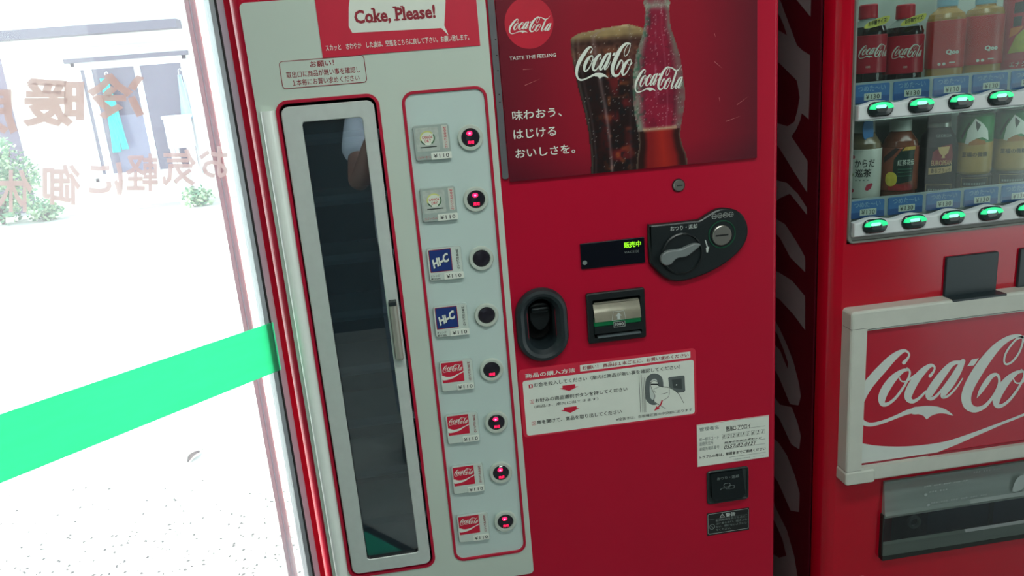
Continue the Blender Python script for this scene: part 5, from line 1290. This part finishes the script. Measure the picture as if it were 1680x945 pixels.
MB().box(fx_0-0.002, fx_1+0.002, -0.014, 0.0, zb_-0.009, zb_+0.001, mat('slot_sill_black', (22, 28, 24), 0.5)).box(fx_0-0.003, fx_0+0.0, -0.010, 0.0, zb_, zr, MATS['slot_sill_black']).build('slot_sill', m2)
p = at(1503, 859, 0.02)
o1 = rr(p[0], p[1], 0.030, 0.030, 0.015, 8); o2 = inset(o1, 0.006)
mb = MB(); mb.loft([(o1, 0.03), (o1, 0.024), (o2, 0.024), (o2, 0.03)], mat('catch_ring', (170, 178, 174), 0.4), sm=False); mb.build('catch_ring', m2)
mb = MB(); li = mat('faded_print', (158, 170, 168), 0.5)
# faded lines and symbols on the flap, past reading
for (u0, v0, u1, v1) in ((1527, 808, 1600, 798), (1535, 816, 1570, 812), (1536, 833, 1630, 820), (1610, 785, 1660, 778)):
    L0 = [at(u0, v0, -0.030), at(u1, v1, -0.030)]; nseg = int((u1-u0)/4)
    for k in range(nseg):
        if k % 4 == 3: continue
        a = (k+0.1)/nseg; b2 = (k+0.75)/nseg
        xa = L0[0][0]+(L0[1][0]-L0[0][0])*a; xb = L0[0][0]+(L0[1][0]-L0[0][0])*b2; zz = (L0[0][1]+L0[1][1])/2
        fy = -0.004-0.0075*min(1, max(0, (zt_-zz)/(zt_-zr-0.008)))-0.0016
        mb.flat([(xa, zz), (xb, zz), (xb, zz+0.0035), (xa, zz+0.0035)], fy, li)
for (u, v, r_) in ((1527, 818, 0.0035), (1530, 834, 0.0035)):
    p = at(u, v, -0.026); fy = -0.004-0.0075*min(1, (zt_-p[1])/(zt_-zr-0.008))-0.0016
    mb.flat(rr(p[0], p[1], 2*r_, 2*r_, r_, 5), fy, li)
mb.build('flap_print', flap); mb = MB()
p0, p1 = at(1664, 808, -0.02), at(1684, 782, -0.02)
mb.flat(smooth_closed([(p0[0], p0[1]), (p1[0], p0[1]+0.003), (p1[0]+0.004, p1[1]), (p0[0]+0.008, p1[1]-0.004)], 3), -0.015, li)
mb.build('flap_print', flap)
# round green badge low on the door
bc = at(1410, 967, 0); rb = 0.0335
mb = MB(); c = lambda r: rr(bc[0], bc[1], 2*r, 2*r, r, 12)
mb.loft([(c(rb), 0), (c(rb), -0.001)], white_p, None, white_p, sm=False)
bad = mb.build('round_badge', m2)
grn = mat('badge_green', (26, 128, 84), 0.5); mb = MB()
for k in range(14):
    a0 = 2*math.pi*k/14; a1 = a0+0.30
    mb.flat([(bc[0]+0.013*math.cos(a0), bc[1]+0.013*math.sin(a0)), (bc[0]+0.030*math.cos(a0), bc[1]+0.030*math.sin(a0)), (bc[0]+0.030*math.cos(a1), bc[1]+0.030*math.sin(a1)), (bc[0]+0.013*math.cos(a1), bc[1]+0.013*math.sin(a1))], -0.0013, grn)
o1 = c(0.012); mb.flat(o1, -0.0013, grn); mb.build('badge_print', bad)

# ------------------------------------------------------------------ bottles and cans in the window
YD = 0.075
def zf(u, v): return at(u, v, 0.045)[1]
def xf(u, v): return at(u, v, 0.045)[0]*1.0
R_ = 0.0345
def clip_s(pts, lim, keep_ge):
    out_ = []
    for i in range(len(pts)):
        a, b = pts[i-1], pts[i]; ia = (a[0] >= lim) if keep_ge else (a[0] <= lim); ib = (b[0] >= lim) if keep_ge else (b[0] <= lim)
        if ia != ib:
            t = (lim-a[0])/(b[0]-a[0]); out_.append((lim, a[1]+t*(b[1]-a[1])))
        if ib: out_.append(tuple(b))
    return out_
def arcpoly(mb, pts, m, x=None, Rl=None):
    """a printed patch wrapped round a bottle, cut into upright strips"""
    s0 = min(p[0] for p in pts); s1 = max(p[0] for p in pts); n = max(1, int((s1-s0)/0.005))
    for k in range(n):
        q = clip_s(clip_s([tuple(p) for p in pts], s0+(s1-s0)*k/n, True), s0+(s1-s0)*(k+1)/n, False)
        if len(q) < 3: continue
        tri = mgeo.tessellate_polygon([[Vector((p[0], p[1], 0)) for p in q]])
        mb.raw([(x+Rl*math.sin(p[0]/Rl-TURN), YD-Rl*math.cos(p[0]/Rl-TURN), p[1]) for p in q], [tuple(t_) for t_ in tri], m)
def drink(name, label, u, v, zbase, group):
    x = at(u, v, YD-R_)[0]
    x = CAM[0]+(x-CAM[0])*(YD-CAM[1])/(YD-R_-CAM[1])
    t = thing(name, label, 'bottle' if 'bottle' in name else 'can', (x, YD, zbase), group); return t, x
amber = mat('cola_dark', (30, 20, 18), 0.12, spec=0.6)
lab_red = mat('label_bright_red', (176, 18, 46), 0.35, vary=0.03); cap_red = mat('cap_red', (182, 20, 46), 0.4)
clear_p = mat('clear_plastic', (150, 160, 156), 0.12, spec=0.6); yellow = mat('tag_yellow', (222, 214, 96), 0.5)
zb1 = zf(1478, 128)
S0 = B0[1]-0.0185+0.002
for k, (u, lb) in enumerate(((1422, 'cola bottle with red cap, first from the left on the upper display row'), (1482, 'cola bottle with red cap, second from the left on the upper display row'))):
    z1 = zf(u, 128 if k == 0 else 122)
    zb1 = S0
    t, x = drink('cola_bottle', lb, u, 90, zb1, 'cola bottles in the display window')
    zl0, zl1 = zf(u, 121), zf(u, 58); zs, zc0, zc1 = zf(u, 44), zf(u, 30), zf(u, 6)
    MB().lathe(x, YD, [(0.024, zb1), (0.031, zb1+0.006), (R_-0.001, zb1+0.02), (R_-0.002, zl0), (R_-0.002, zl1), (R_-0.001, zl1+0.006), (0.030, zs), (0.020, zc0-0.006), (0.0145, zc0-0.002), (0.0145, zc0)], amber, 24, ms=[amber]*6+[clear_p]*3).build('body', t)
    lb_ = MB().lathe(x, YD, [(R_-0.0012, zl0), (R_, zl0+0.001), (R_, zl1-0.001), (R_-0.0012, zl1)], lab_red, 28, cap=False).build('bottle_label', t)
    tx = MB(); Rl = R_+0.0006
    def plc(a, b2, x=x, zl0=zl0, zl1=zl1, k=k): 
        s = -0.022+0.008*(1-k)+a*0.058; zz = zl0+(zl1-zl0)*0.30+b2*0.062*1.15
        return (x+Rl*math.sin(s/Rl-TURN), YD-Rl*math.cos(s/Rl-TURN), zz)
    script_logo(tx, plc, white_p)
    tx.ctext('100', x, YD, Rl, 0.0, 0.007, zl0+0.010, zl0+0.014, white_p)
    tx.build('lettering', lb_)
    MB().lathe(x, YD, [(0.0165, zc0), (0.0168, zc0+0.002), (0.0165, zc1-0.002), (0.0145, zc1)], cap_red, 20).build('cap', t)
    tg = MB(); c0 = at(u+17, 36.5-k*4, 0.03); w2 = 0.024
    o1 = smooth_closed([(c0[0]-w2, c0[1]-0.009), (c0[0]-0.004, c0[1]-0.008), (c0[0]+w2*0.8, c0[1]-0.002), (c0[0]+w2, c0[1]+0.010), (c0[0], c0[1]+0.006), (c0[0]-w2*0.8, c0[1]-0.001)], 3)
    tg.prism(o1, 0.0315, 0.030, yellow); tag_ = tg.build('size_tag', t)
    MB().tube([(c0[0]-0.005, 0.0315, c0[1]), (x, YD-0.02, c0[1]+0.004)], 0.0012, yellow, 6).build('tag_stem', tag_)
    tw_ = MB(); vs_, fs_, _ = text_mesh('お手軽サイズ!', 0.02)
    tw_.raw([(c0[0]-0.017+a*0.036, 0.0296, c0[1]-0.0065+a*0.006+b2*0.0085) for a, b2 in vs_], fs_, ink); tw_.build('lettering', tag_)
# red-labelled juice bottles
juice = mat('juice_amber', (168, 128, 62), 0.2, spec=0.5, vary=0.06); lab_or = mat('label_orange_red', (190, 44, 48), 0.35, vary=0.08, scale=60); cap_b = mat('cap_pale_blue', (128, 176, 200), 0.4)
for k, (u, lb) in enumerate(((1550, 'amber juice bottle with red label, left one of its pair on the upper row'), (1612, 'amber juice bottle with red label, right one of its pair on the upper row'))):
    t, x = drink('juice_bottle', lb, u, 80, S0, 'juice bottles in the display window')
    Rj = 0.0335; zl0, zl1 = zf(u, 112-k*6), zf(u, 33-k*8); zc0, zc1 = zf(u, 10-k*4), zf(u, -12-k*4)
    MB().lathe(x, YD, [(0.025, S0), (Rj-0.001, S0+0.006), (Rj-0.001, zl1+0.004), (0.030, zl1+0.012), (0.018, zc0-0.004), (0.0165, zc0)], juice, 24).build('body', t)
    lb_ = MB().lathe(x, YD, [(Rj, zl0), (Rj+0.0004, zl0+0.001), (Rj+0.0004, zl1-0.001), (Rj, zl1)], lab_or, 28, cap=False).build('bottle_label', t)
    tx = MB(); Rl = Rj+0.001; zq = zl0+(zl1-zl0)*0.20
    tx.ctext('Qoo', x, YD, Rl, 0.000, 0.024, zq+0.006, zq+0.0165, white_p, bold=0.05)
    for s in (-0.010, -0.002): arcpoly(tx, rr(s, zl0+0.008, 0.0055, 0.0055, 0.0027, 3), white_p, x, Rl)
    arcpoly(tx, rr(0.012, zl0+0.010, 0.011, 0.002, 0.0008, 2), white_p, x, Rl)
    tx.build('lettering', lb_)
    MB().lathe(x, YD, [(0.0175, zc0), (0.018, zc0+0.002), (0.0175, zc1-0.002), (0.015, zc1)], cap_b, 20).build('cap', t)
# red and yellow energy drink bottle at the frame's edge
u = 1674; t, x = drink('energy_drink_bottle', 'red drink bottle with yellow-green flash, last on the upper row', u, 80, S0, None)
Re = 0.034; zl0, zl1 = zf(u, 118), zf(u, -6)
MB().lathe(x, YD, [(0.026, S0), (Re, S0+0.005), (Re, zl1), (0.030, zl1+0.012), (0.018, zl1+0.024), (0.017, zl1+0.028)], mat('bottle_wine', (120, 18, 40), 0.25, vary=0.1), 26).build('body', t)
lb_ = MB().lathe(x, YD, [(Re+0.0002, zl0-0.004), (Re+0.0005, zl0), (Re+0.0005, zl1-0.002), (Re, zl1)], lab_red, 28, cap=False).build('bottle_label', t)
tx = MB(); Rl = Re+0.0009
zz = lambda v: zf(1660, v)
arcpoly(tx, [(-0.026, zz(88)), (0.030, zz(84)), (0.032, zz(40)), (0.004, zz(44)), (-0.014, zz(60))], mat('flash_lime', (170, 172, 40), 0.4, vary=0.2, scale=80), x, Rl)
arcpoly(tx, [(-0.026, zz(62)), (-0.012, zz(56)), (-0.002, zz(44)), (-0.024, zz(46))], mat('flash_orange', (214, 120, 36), 0.4), x, Rl+0.0001)
arcpoly(tx, [(-0.020, zz(22)), (0.010, zz(20)), (0.010, zz(2)), (-0.020, zz(4))], ink, x, Rl); arcpoly(tx, [(-0.020, zz(44)), (-0.006, zz(43)), (-0.006, zz(27)), (-0.020, zz(28))], ink, x, Rl)
tx.ctext('エナジー', x, YD, Rl+0.0002, -0.021, 0.018, zz(110), zz(102), white_p, bold=0.01)
tx.build('lettering', lb_)
MB().lathe(x, YD, [(0.018, zl1+0.026), (0.018, zl1+0.046), (0.015, zl1+0.048)], ink, 20).build('cap', t)

S1 = B1[1]-0.0185+0.002
white_cap = mat('cap_white', (196, 200, 194), 0.4)
# pale tea bottle
u = 1415; t, x = drink('tea_bottle', 'tea bottle with a white label and blue neck tag, first on the lower row', u, 280, S1, None)
zl0, zl1 = zf(u, 326), zf(u, 246); zc0, zc1 = zf(u, 220), zf(u, 200); Rt = 0.0335
MB().lathe(x, YD, [(0.027, S1), (Rt-0.001, S1+0.005), (Rt-0.001, zl1+0.002), (0.031, zl1+0.010), (0.020, zc0-0.002), (0.0175, zc0)], mat('tea_brown', (112, 98, 74), 0.2, spec=0.5), 24).build('body', t)
lab_w = mat('label_white', (204, 204, 196), 0.4, vary=0.03)
lb_ = MB().lathe(x, YD, [(Rt-0.0005, zl0), (Rt+0.0002, zl0+0.001), (Rt+0.0002, zl1-0.001), (Rt-0.0005, zl1)], lab_w, 28, cap=False).build('bottle_label', t)
tx = MB(); Rl = Rt+0.001; zq = lambda v: zf(u, v)
tx.ctext('からだ', x, YD, Rl, -0.014, 0.023, zq(275), zq(262), ink, bold=0.01); tx.ctext('巡茶', x, YD, Rl, -0.013, 0.017, zq(291), zq(277.5), ink, bold=0.015)
pk = mat('print_pink_red', (186, 44, 74), 0.5)
for s, v, r_ in ((0.013, 307, 0.0055), (0.010, 310, 0.004), (0.017, 304, 0.0035), (-0.018, 258, 0.004), (-0.02, 287, 0.004), (-0.018, 313, 0.004)):
    arcpoly(tx, rr(s, zq(v), 2*r_, 2*r_, r_, 3), pk if s > -0.019 else mat('print_olive', (110, 120, 70), 0.5), x, Rl)
tx.ctext('- - - -', x, YD, Rl, -0.012, 0.012, zq(297), zq(295), grey_p)
tx.build('lettering', lb_)
MB().lathe(x, YD, [(0.0195, zc0), (0.0198, zc0+0.002), (0.0195, zc1-0.002), (0.017, zc1)], white_cap, 22).build('cap', t)
c0 = at(1432, 220, 0.035); MB().prism(smooth_closed([(c0[0]-0.009, c0[1]+0.022), (c0[0]+0.010, c0[1]+0.022), (c0[0]+0.010, c0[1]-0.022), (c0[0]-0.002, c0[1]-0.014), (c0[0]-0.009, c0[1]-0.004)][::-1], 2), 0.053, 0.0515, mat('tag_blue', (36, 112, 178), 0.4)).build('neck_tag', t)
# lemon black tea bottle
u = 1474; t, x = drink('tea_bottle', 'amber black tea bottle with a dark label and lemon print, second on the lower row', u, 280, S1, None)
zl0, zl1 = zf(u, 314), zf(u, 243); zc0, zc1 = zf(u, 217), zf(u, 198); Rt = 0.0345
MB().lathe(x, YD, [(0.027, S1), (Rt-0.001, S1+0.005), (Rt-0.001, zl1+0.002), (0.030, zl1+0.012), (0.020, zc0-0.002), (0.0175, zc0)], mat('tea_amber', (104, 56, 38), 0.2, spec=0.5), 24).build('body', t)
lb_ = MB().lathe(x, YD, [(Rt-0.0005, zl0), (Rt+0.0002, zl0+0.001), (Rt+0.0002, zl1-0.001), (Rt-0.0005, zl1)], mat('label_brown_red', (130, 64, 44), 0.4, vary=0.3, scale=70), 28, cap=False).build('bottle_label', t)
tx = MB(); Rl = Rt+0.0008; zq = lambda v: zf(u, v)
arcpoly(tx, [(-0.012, zq(303)), (0.026, zq(298)), (0.030, zq(242)), (0.006, zq(243)), (-0.010, zq(262))], mat('label_forest', (20, 44, 38), 0.4), x, Rl)
arcpoly(tx, [(0.004, zq(248)), (0.031, zq(247)), (0.031, zq(242)), (0.010, zq(242))], mat('print_gold', (190, 150, 70), 0.4), x, Rl+0.0003)
arcpoly(tx, [(-0.030, zq(268)), (-0.012, zq(256)), (0.000, zq(244)), (-0.008, zq(243)), (-0.030, zq(258))], mat('label_night', (44, 26, 24), 0.4), x, Rl+0.0002)
arcpoly(tx, rr(-0.014, zq(294), 0.022, 0.028, 0.011, 5), mat('lemon', (206, 186, 66), 0.45, vary=0.15, scale=120), x, Rl+0.0004)
arcpoly(tx, rr(0.004, zq(308), 0.046, 0.012, 0.005, 3), mat('berry_red', (160, 40, 44), 0.45, vary=0.2, scale=120), x, Rl+0.0003)
tx.ctext('紅茶花伝', x, YD, Rl+0.0009, -0.003, 0.029, zq(272), zq(262.5), white_p, bold=0.008)
for v in (278, 283, 289): arcpoly(tx, rr(0.011, zq(v), 0.026, 0.0012, 0.0004, 3), mat('print_teal', (60, 120, 100), 0.5), x, Rl+0.0009)
tx.build('lettering', lb_)
MB().lathe(x, YD, [(0.0195, zc0), (0.0198, zc0+0.002), (0.0195, zc1-0.002), (0.017, zc1)], white_cap, 22).build('cap', t)
# black coffee bottle can
u = 1536; t, x = drink('coffee_bottle_can', 'black aluminium coffee bottle with a red crest, middle of the lower row', u, 280, S1, None)
Rc = 0.0355; zs, zc0, zc1 = zf(u, 242), zf(u, 205), zf(u, 186); zq = lambda v: zf(u, v)
bk = mat('can_black', (16, 22, 28), 0.5, spec=0.25)
MB().lathe(x, YD, [(0.030, S1), (Rc, S1+0.005), (Rc, zs), (0.030, zq(226)), (0.0205, zq(212)), (0.0195, zc0)], bk, 28).build('body', t)
MB().lathe(x, YD, [(0.0212, zq(211)), (0.0215, zq(210)), (0.0215, zq(204)), (0.020, zq(203))], steel, 22).build('neck_ring', t)
MB().lathe(x, YD, [(0.0205, zq(204)), (0.0207, zq(202)), (0.0205, zc1+0.001), (0.018, zc1)], ink, 22).build('cap', t)
tx = MB(); Rl = Rc+0.0009; bs = mat('print_sand', (196, 160, 110), 0.5); wine = mat('print_wine', (120, 28, 40), 0.45)
sh = 0.006
arcpoly(tx, [(sh-0.018+0.036*0, zq(272)), (sh-0.016, zq(250)), (sh, zq(240)), (sh+0.018, zq(238)), (sh+0.022, zq(258)), (sh+0.020, zq(270))], wine, x, Rl)
arcpoly(tx, [(sh-0.008, zq(242)), (sh+0.014, zq(241)), (sh+0.011, zq(252)), (sh+0.005, zq(256)), (sh+0.006, zq(260)), (sh-0.001, zq(260)), (sh+0.001, zq(256)), (sh-0.004, zq(252))], bs, x, Rl+0.0004)
tx.ctext('GEORGIA', x, YD, Rl, sh-0.012, sh+0.016, zq(226), zq(221), grey_p)
tx.ctext('EUROPEAN', x, YD, Rl, sh-0.018, sh+0.020, zq(272), zq(263.5), bs, bold=0.01)
arcpoly(tx, [(sh-0.022, zq(287)), (sh+0.021, zq(283)), (sh+0.021, zq(273)), (sh-0.022, zq(276))], bs, x, Rl); tx.ctext('香るブラック', x, YD, Rl+0.0006, sh-0.018, sh+0.018, zq(284), zq(276.5), ink, bold=0.01)
tx.build('lettering', t)
def caption(t, x, R, s0, s1, z0, z1):
    mb = MB(); gold = mat('caption_gold', (150, 128, 84), 0.5)
    arcpoly(mb, [(s0, z0), (s1, z0), (s1, z1), (s0, z1)], gold, x, R); arcpoly(mb, [(s0+0.001, z0+0.001), (s1-0.001, z0+0.001), (s1-0.001, z1-0.001), (s0+0.001, z1-0.001)], mat('caption_black', (34, 32, 34), 0.5), x, R+0.0003)
    for k in range(9):
        a = s0+0.005+(s1-s0-0.010)*k/9; arcpoly(mb, [(a, z0+0.0045), (a+0.003, z0+0.0045), (a+0.003, z0+0.0085), (a, z0+0.0085)], grey_p, x, R+0.0006)
    mb.build('caption_strip', t)
caption(t, x, Rc+0.0008, -0.020, 0.029, zq(317), zq(303))
# tall green coffee cans
for k, (u, lb) in enumerate(((1598, 'green and tan coffee can with a white swirl, fourth on the lower row'), (1660, 'green and tan coffee can with a white swirl, fifth on the lower row'))):
    t, x = drink('coffee_can', lb, u, 240, S1, 'green coffee cans in the display window')
    Rg = 0.0325; dv = -6*k; zq = lambda v, u=u, dv=dv: zf(u, v+dv)
    zt_ = zq(187)
    MB().lathe(x, YD, [(0.030, S1), (Rg+0.002, S1+0.002), (Rg+0.002, zq(290)), (Rg-0.002, zq(287))], mat('can_base_dark', (40, 32, 30), 0.4), 26).build('base', t)
    gg = mat('can_green', (40, 122, 66), 0.3, vary=0.25, scale=40); tan = mat('can_tan', (176, 142, 82), 0.3, vary=0.1, scale=50)
    MB().lathe(x, YD, [(Rg-0.003, zq(288)), (Rg, zq(283)), (Rg, zq(245)), (Rg, zq(235)), (Rg, zt_-0.006), (Rg-0.004, zt_)], gg, 28, ms=[tan, tan, tan, gg, gg]).build('body', t)
    MB().lathe(x, YD, [(Rg-0.0035, zt_-0.001), (Rg-0.002, zt_+0.001), (Rg-0.003, zt_+0.003), (Rg-0.006, zt_+0.0015)], steel, 24).build('rim', t)
    tx = MB(); Rl = Rg+0.0008
    arcpoly(tx, [(-0.020, zq(236)), (-0.016, zq(214)), (-0.004, zq(195)), (0.004, zq(200)), (0.012, zq(206)), (0.020, zq(216)), (0.023, zq(232)), (0.010, zq(226)), (0.0, zq(228)), (-0.010, zq(238))], white_p, x, Rl)
    arcpoly(tx, [(-0.003, zq(199)), (0.006, zq(206)), (0.001, zq(217)), (-0.002, zq(210))], mat('swirl_dark', (60, 62, 56), 0.5), x, Rl+0.0003)
    arcpoly(tx, [(-0.012, zq(234)), (0.0, zq(228)), (0.016, zq(232)), (0.018, zq(238)), (-0.014, zq(239))], mat('print_caramel', (160, 104, 50), 0.5), x, Rl+0.0003)
    arcpoly(tx, [(-0.029, zq(224)), (-0.014, zq(200)), (-0.012, zq(203)), (-0.026, zq(230))], mat('print_dark_green', (18, 64, 40), 0.5), x, Rl)
    tx.ctext('至福の微糖', x, YD, Rl+0.0006, -0.024, 0.022, zq(258), zq(250), ink, bold=0.015)
    tx.build('lettering', t)
    caption(t, x, Rg+0.0028, -0.022, 0.028, zq(307), zq(292))

# ================================================================== the person taking the photograph, seen mirrored in the smoked door
skin = mat('skin', (136, 104, 94), 0.6, vary=0.06, scale=12)
shirt_m = mat('shirt_pale_blue', (196, 208, 228), 0.85, vary=0.08, scale=9, bump=0.3)
jean = mat('trousers_slate', (96, 104, 120), 0.9, vary=0.1, scale=20)
hair_m = mat('hair_dark', (34, 30, 30), 0.7)
shoe_m = mat('shoe_grey', (70, 70, 74), 0.7)
PXC, PYC = -0.03, -1.66
def skin_body(name, verts, edges, m, parent, root=0, sub=2):
    me = bpy.data.meshes.new(name); me.from_pydata([(p[0]-PXC, p[1]-PYC, p[2]) for p, r in verts], edges, [])
    o = bpy.data.objects.new(name, me); COL.objects.link(o)
    sk = o.modifiers.new('skin', 'SKIN'); sk.use_smooth_shade = True
    for i, (p, r) in enumerate(verts):
        d = me.skin_vertices[0].data[i]; d.radius = r if isinstance(r, tuple) else (r, r); d.use_root = (i == root)
    sb = o.modifiers.new('smooth', 'SUBSURF'); sb.levels = sub; sb.render_levels = sub
    dg = bpy.context.evaluated_depsgraph_get(); dg.update()
    m2_ = bpy.data.meshes.new_from_object(o.evaluated_get(dg), depsgraph=dg)
    bpy.data.objects.remove(o); m2_.name = name; m2_.materials.clear(); m2_.materials.append(m)
    for p in m2_.polygons: p.use_smooth = True; p.material_index = 0
    o = bpy.data.objects.new(name, m2_); COL.objects.link(o); o.parent = parent
    return o
person = thing('person', 'person mirrored in the narrow door glass, pale blue short sleeved shirt, elbow bent', 'person', (PXC, PYC, 0.0))
V = []; E_ = []
def add(p, r, prev=None):
    V.append((p, r)); i = len(V)-1
    if prev is not None: E_.append((prev, i))
    return i
cx = PXC; cy = PYC
pel = add((cx, cy, 0.90), (0.145, 0.105)); ab = add((cx, cy+0.01, 1.04), (0.12, 0.085), pel); ch = add((cx, cy, 1.20), (0.118, 0.075), ab); sh_ = add((cx, cy+0.005, 1.32), (0.072, 0.048), ch)
nk = add((cx, cy+0.02, 1.43), 0.052, sh_); hd0 = add((cx, cy+0.045, 1.50), (0.066, 0.075), nk); hd1 = add((cx, cy+0.05, 1.57), (0.076, 0.092), hd0); hd2 = add((cx, cy+0.04, 1.645), (0.055, 0.07), hd1)
HANDS = {}
for s in (-1, 1):
    shd = add((cx+s*0.165, cy+0.01, 1.325), 0.047, sh_)
    elb = add((-0.215, -1.46, 1.135) if s < 0 else (cx+0.275, -1.50, 1.12), 0.040, shd)
    fa = add((-0.150, -1.415, 1.27) if s < 0 else (cx+0.185, -1.43, 1.26), 0.036, elb)
    wr = add((-0.092, -1.385, 1.385) if s < 0 else (cx+0.085, -1.385, 1.385), 0.025, fa)
    pm = add((-0.080, -1.378, 1.43) if s < 0 else (cx+0.057, -1.378, 1.43), (0.034, 0.020), wr)
    HANDS[s] = V[pm][0]
    bx_, by_, bz_ = V[pm][0]
    for k in range(4):
        z0 = bz_+0.034-0.016*k
        f1 = add((bx_-s*0.000, by_-0.002, z0), 0.0095, pm)
        f2 = add((bx_-s*0.012, by_-0.016, z0+0.004), 0.0085, f1)
        f3 = add((bx_-s*(0.034-0.003*abs(k-1)), by_-0.016, z0+0.004), 0.0075, f2)
    t1 = add((bx_-s*0.010, by_+0.020, bz_+0.012), 0.0105, pm); t2 = add((bx_-s*0.026, by_+0.024, bz_+0.026), 0.009, t1)
    hip = add((cx+s*0.085, cy, 0.84), 0.088, pel); kn = add((cx+s*0.10, cy+0.02, 0.48), 0.058, hip); an = add((cx+s*0.105, cy, 0.10), 0.038, kn); ft = add((cx+s*0.115, cy+0.06, 0.045), (0.036, 0.035), an); toe = add((cx+s*0.12, cy+0.15, 0.035), (0.036, 0.025), ft)
skin_body('body', V, E_, skin, person, 0)
# shirt: trunk and short sleeves
V2 = []; E2 = []
def add2(p, r, prev=None):
    V2.append((p, r)); i = len(V2)-1
    if prev is not None: E2.append((prev, i))
    return i
a0 = add2((cx, cy, 0.78), (0.175, 0.135)); a1 = add2((cx, cy+0.005, 0.95), (0.172, 0.13), a0); a2 = add2((cx, cy+0.01, 1.10), (0.165, 0.125), a1); a3 = add2((cx, cy, 1.24), (0.172, 0.122), a2); a4 = add2((cx, cy, 1.345), (0.15, 0.115), a3); a5 = add2((cx, cy+0.015, 1.415), (0.085, 0.08), a4)
for s in (-1, 1):
    q = add2((cx+s*0.165, cy+0.01, 1.33), 0.078, a4)
    tgt = np.array((-0.215, -1.46, 1.135) if s < 0 else (cx+0.275, -1.50, 1.12)); src = np.array((cx+s*0.165, cy+0.01, 1.335))
    add2(tuple(src+(tgt-src)*0.58), 0.066, q)
skin_body('shirt', V2, E2, shirt_m, person, 0)
V3 = []; E3 = []
def add3(p, r, prev=None):
    V3.append((p, r)); i = len(V3)-1
    if prev is not None: E3.append((prev, i))
    return i
b0_ = add3((cx, cy, 0.95), (0.145, 0.112)); b1_ = add3((cx, cy, 0.87), (0.148, 0.112), b0_)
for s in (-1, 1):
    q = add3((cx+s*0.082, cy, 0.76), (0.084, 0.094), b1_); q = add3((cx+s*0.10, cy+0.02, 0.48), 0.074, q); add3((cx+s*0.105, cy, 0.11), 0.062, q)
skin_body('trousers', V3, E3, jean, person, 0)
for s in (-1, 1):
    mb = MB(); o_ = smooth_closed([(0.045, -0.05), (0.052, 0.08), (0.03, 0.17), (-0.01, 0.185), (-0.04, 0.12), (-0.045, 0.0), (-0.03, -0.075), (0.015, -0.085)], 3)
    n = len(o_); rings = [(1.0, 0.0), (1.02, 0.02), (0.95, 0.055), (0.7, 0.085)]
    vs = [(cx+s*0.112+p[0]*k, cy+0.02+p[1]*k+(0 if k > 0.8 else -0.02), z) for k, z in rings for p in o_]
    mb.raw(vs, [(j*n+i, j*n+(i+1) % n, (j+1)*n+(i+1) % n, (j+1)*n+i) for j in range(3) for i in range(n)], shoe_m, True); mb.raw(vs[-n:], [tuple(range(n))], shoe_m)
    mb.build('shoe', person)
# face and hair
hc = np.array((cx, cy+0.05, 1.565))
mb = MB()
def ball(c, r, m, n=10, k=6):
    vs = []
    for j in range(k+1):
        b = math.pi*j/k
        for i in range(n):
            a = 2*math.pi*i/n; vs.append((c[0]+r[0]*math.sin(b)*math.cos(a), c[1]+r[1]*math.sin(b)*math.sin(a), c[2]+r[2]*math.cos(b)))
    mb.raw(vs, [(j*n+i, j*n+(i+1) % n, (j+1)*n+(i+1) % n, (j+1)*n+i) for j in range(k) for i in range(n)], m, True)
for s in (-1, 1): ball(hc+np.array((s*0.028, 0.078, 0.0)), (0.012, 0.010, 0.008), mat('eye_white', (220, 218, 214), 0.3)); ball(hc+np.array((s*0.028, 0.086, 0.0)), (0.005, 0.004, 0.005), hair_m)
mb.build('eyes', person)
mb = MB(); ball(hc+np.array((0, 0.092, -0.022)), (0.014, 0.020, 0.022), skin)
for s in (-1, 1): ball(hc+np.array((s*0.078, 0.0, -0.005)), (0.012, 0.020, 0.030), skin)
mb.build('nose_and_ears', person)
mb = MB(); ball(hc+np.array((0, 0.082, -0.055)), (0.022, 0.008, 0.006), mat('lips', (140, 76, 70), 0.5)); mb.build('mouth', person)
mb = MB(); ball(hc+np.array((0, -0.012, 0.045)), (0.090, 0.105, 0.085), hair_m, 18, 10); ball(hc+np.array((0, -0.05, -0.01)), (0.080, 0.06, 0.085), hair_m, 18, 10); mb.build('hair', person)
ph = thing('phone', 'dark phone held up by the person facing the machines', 'phone', (0.0, -1.372, 1.45))
ph_m = mat('phone_black', (24, 26, 30), 0.25)
MB().prism(rr(-0.008, 1.435, 0.076, 0.152, 0.010, 5), -1.368, -1.376, ph_m, 0.0015).build('body', ph)
mb = MB(); mb.prism(rr(-0.008, 1.435, 0.068, 0.136, 0.006, 4), -1.3762, -1.3766, mat('phone_screen', (60, 66, 76), 0.1)); mb.build('screen', ph)
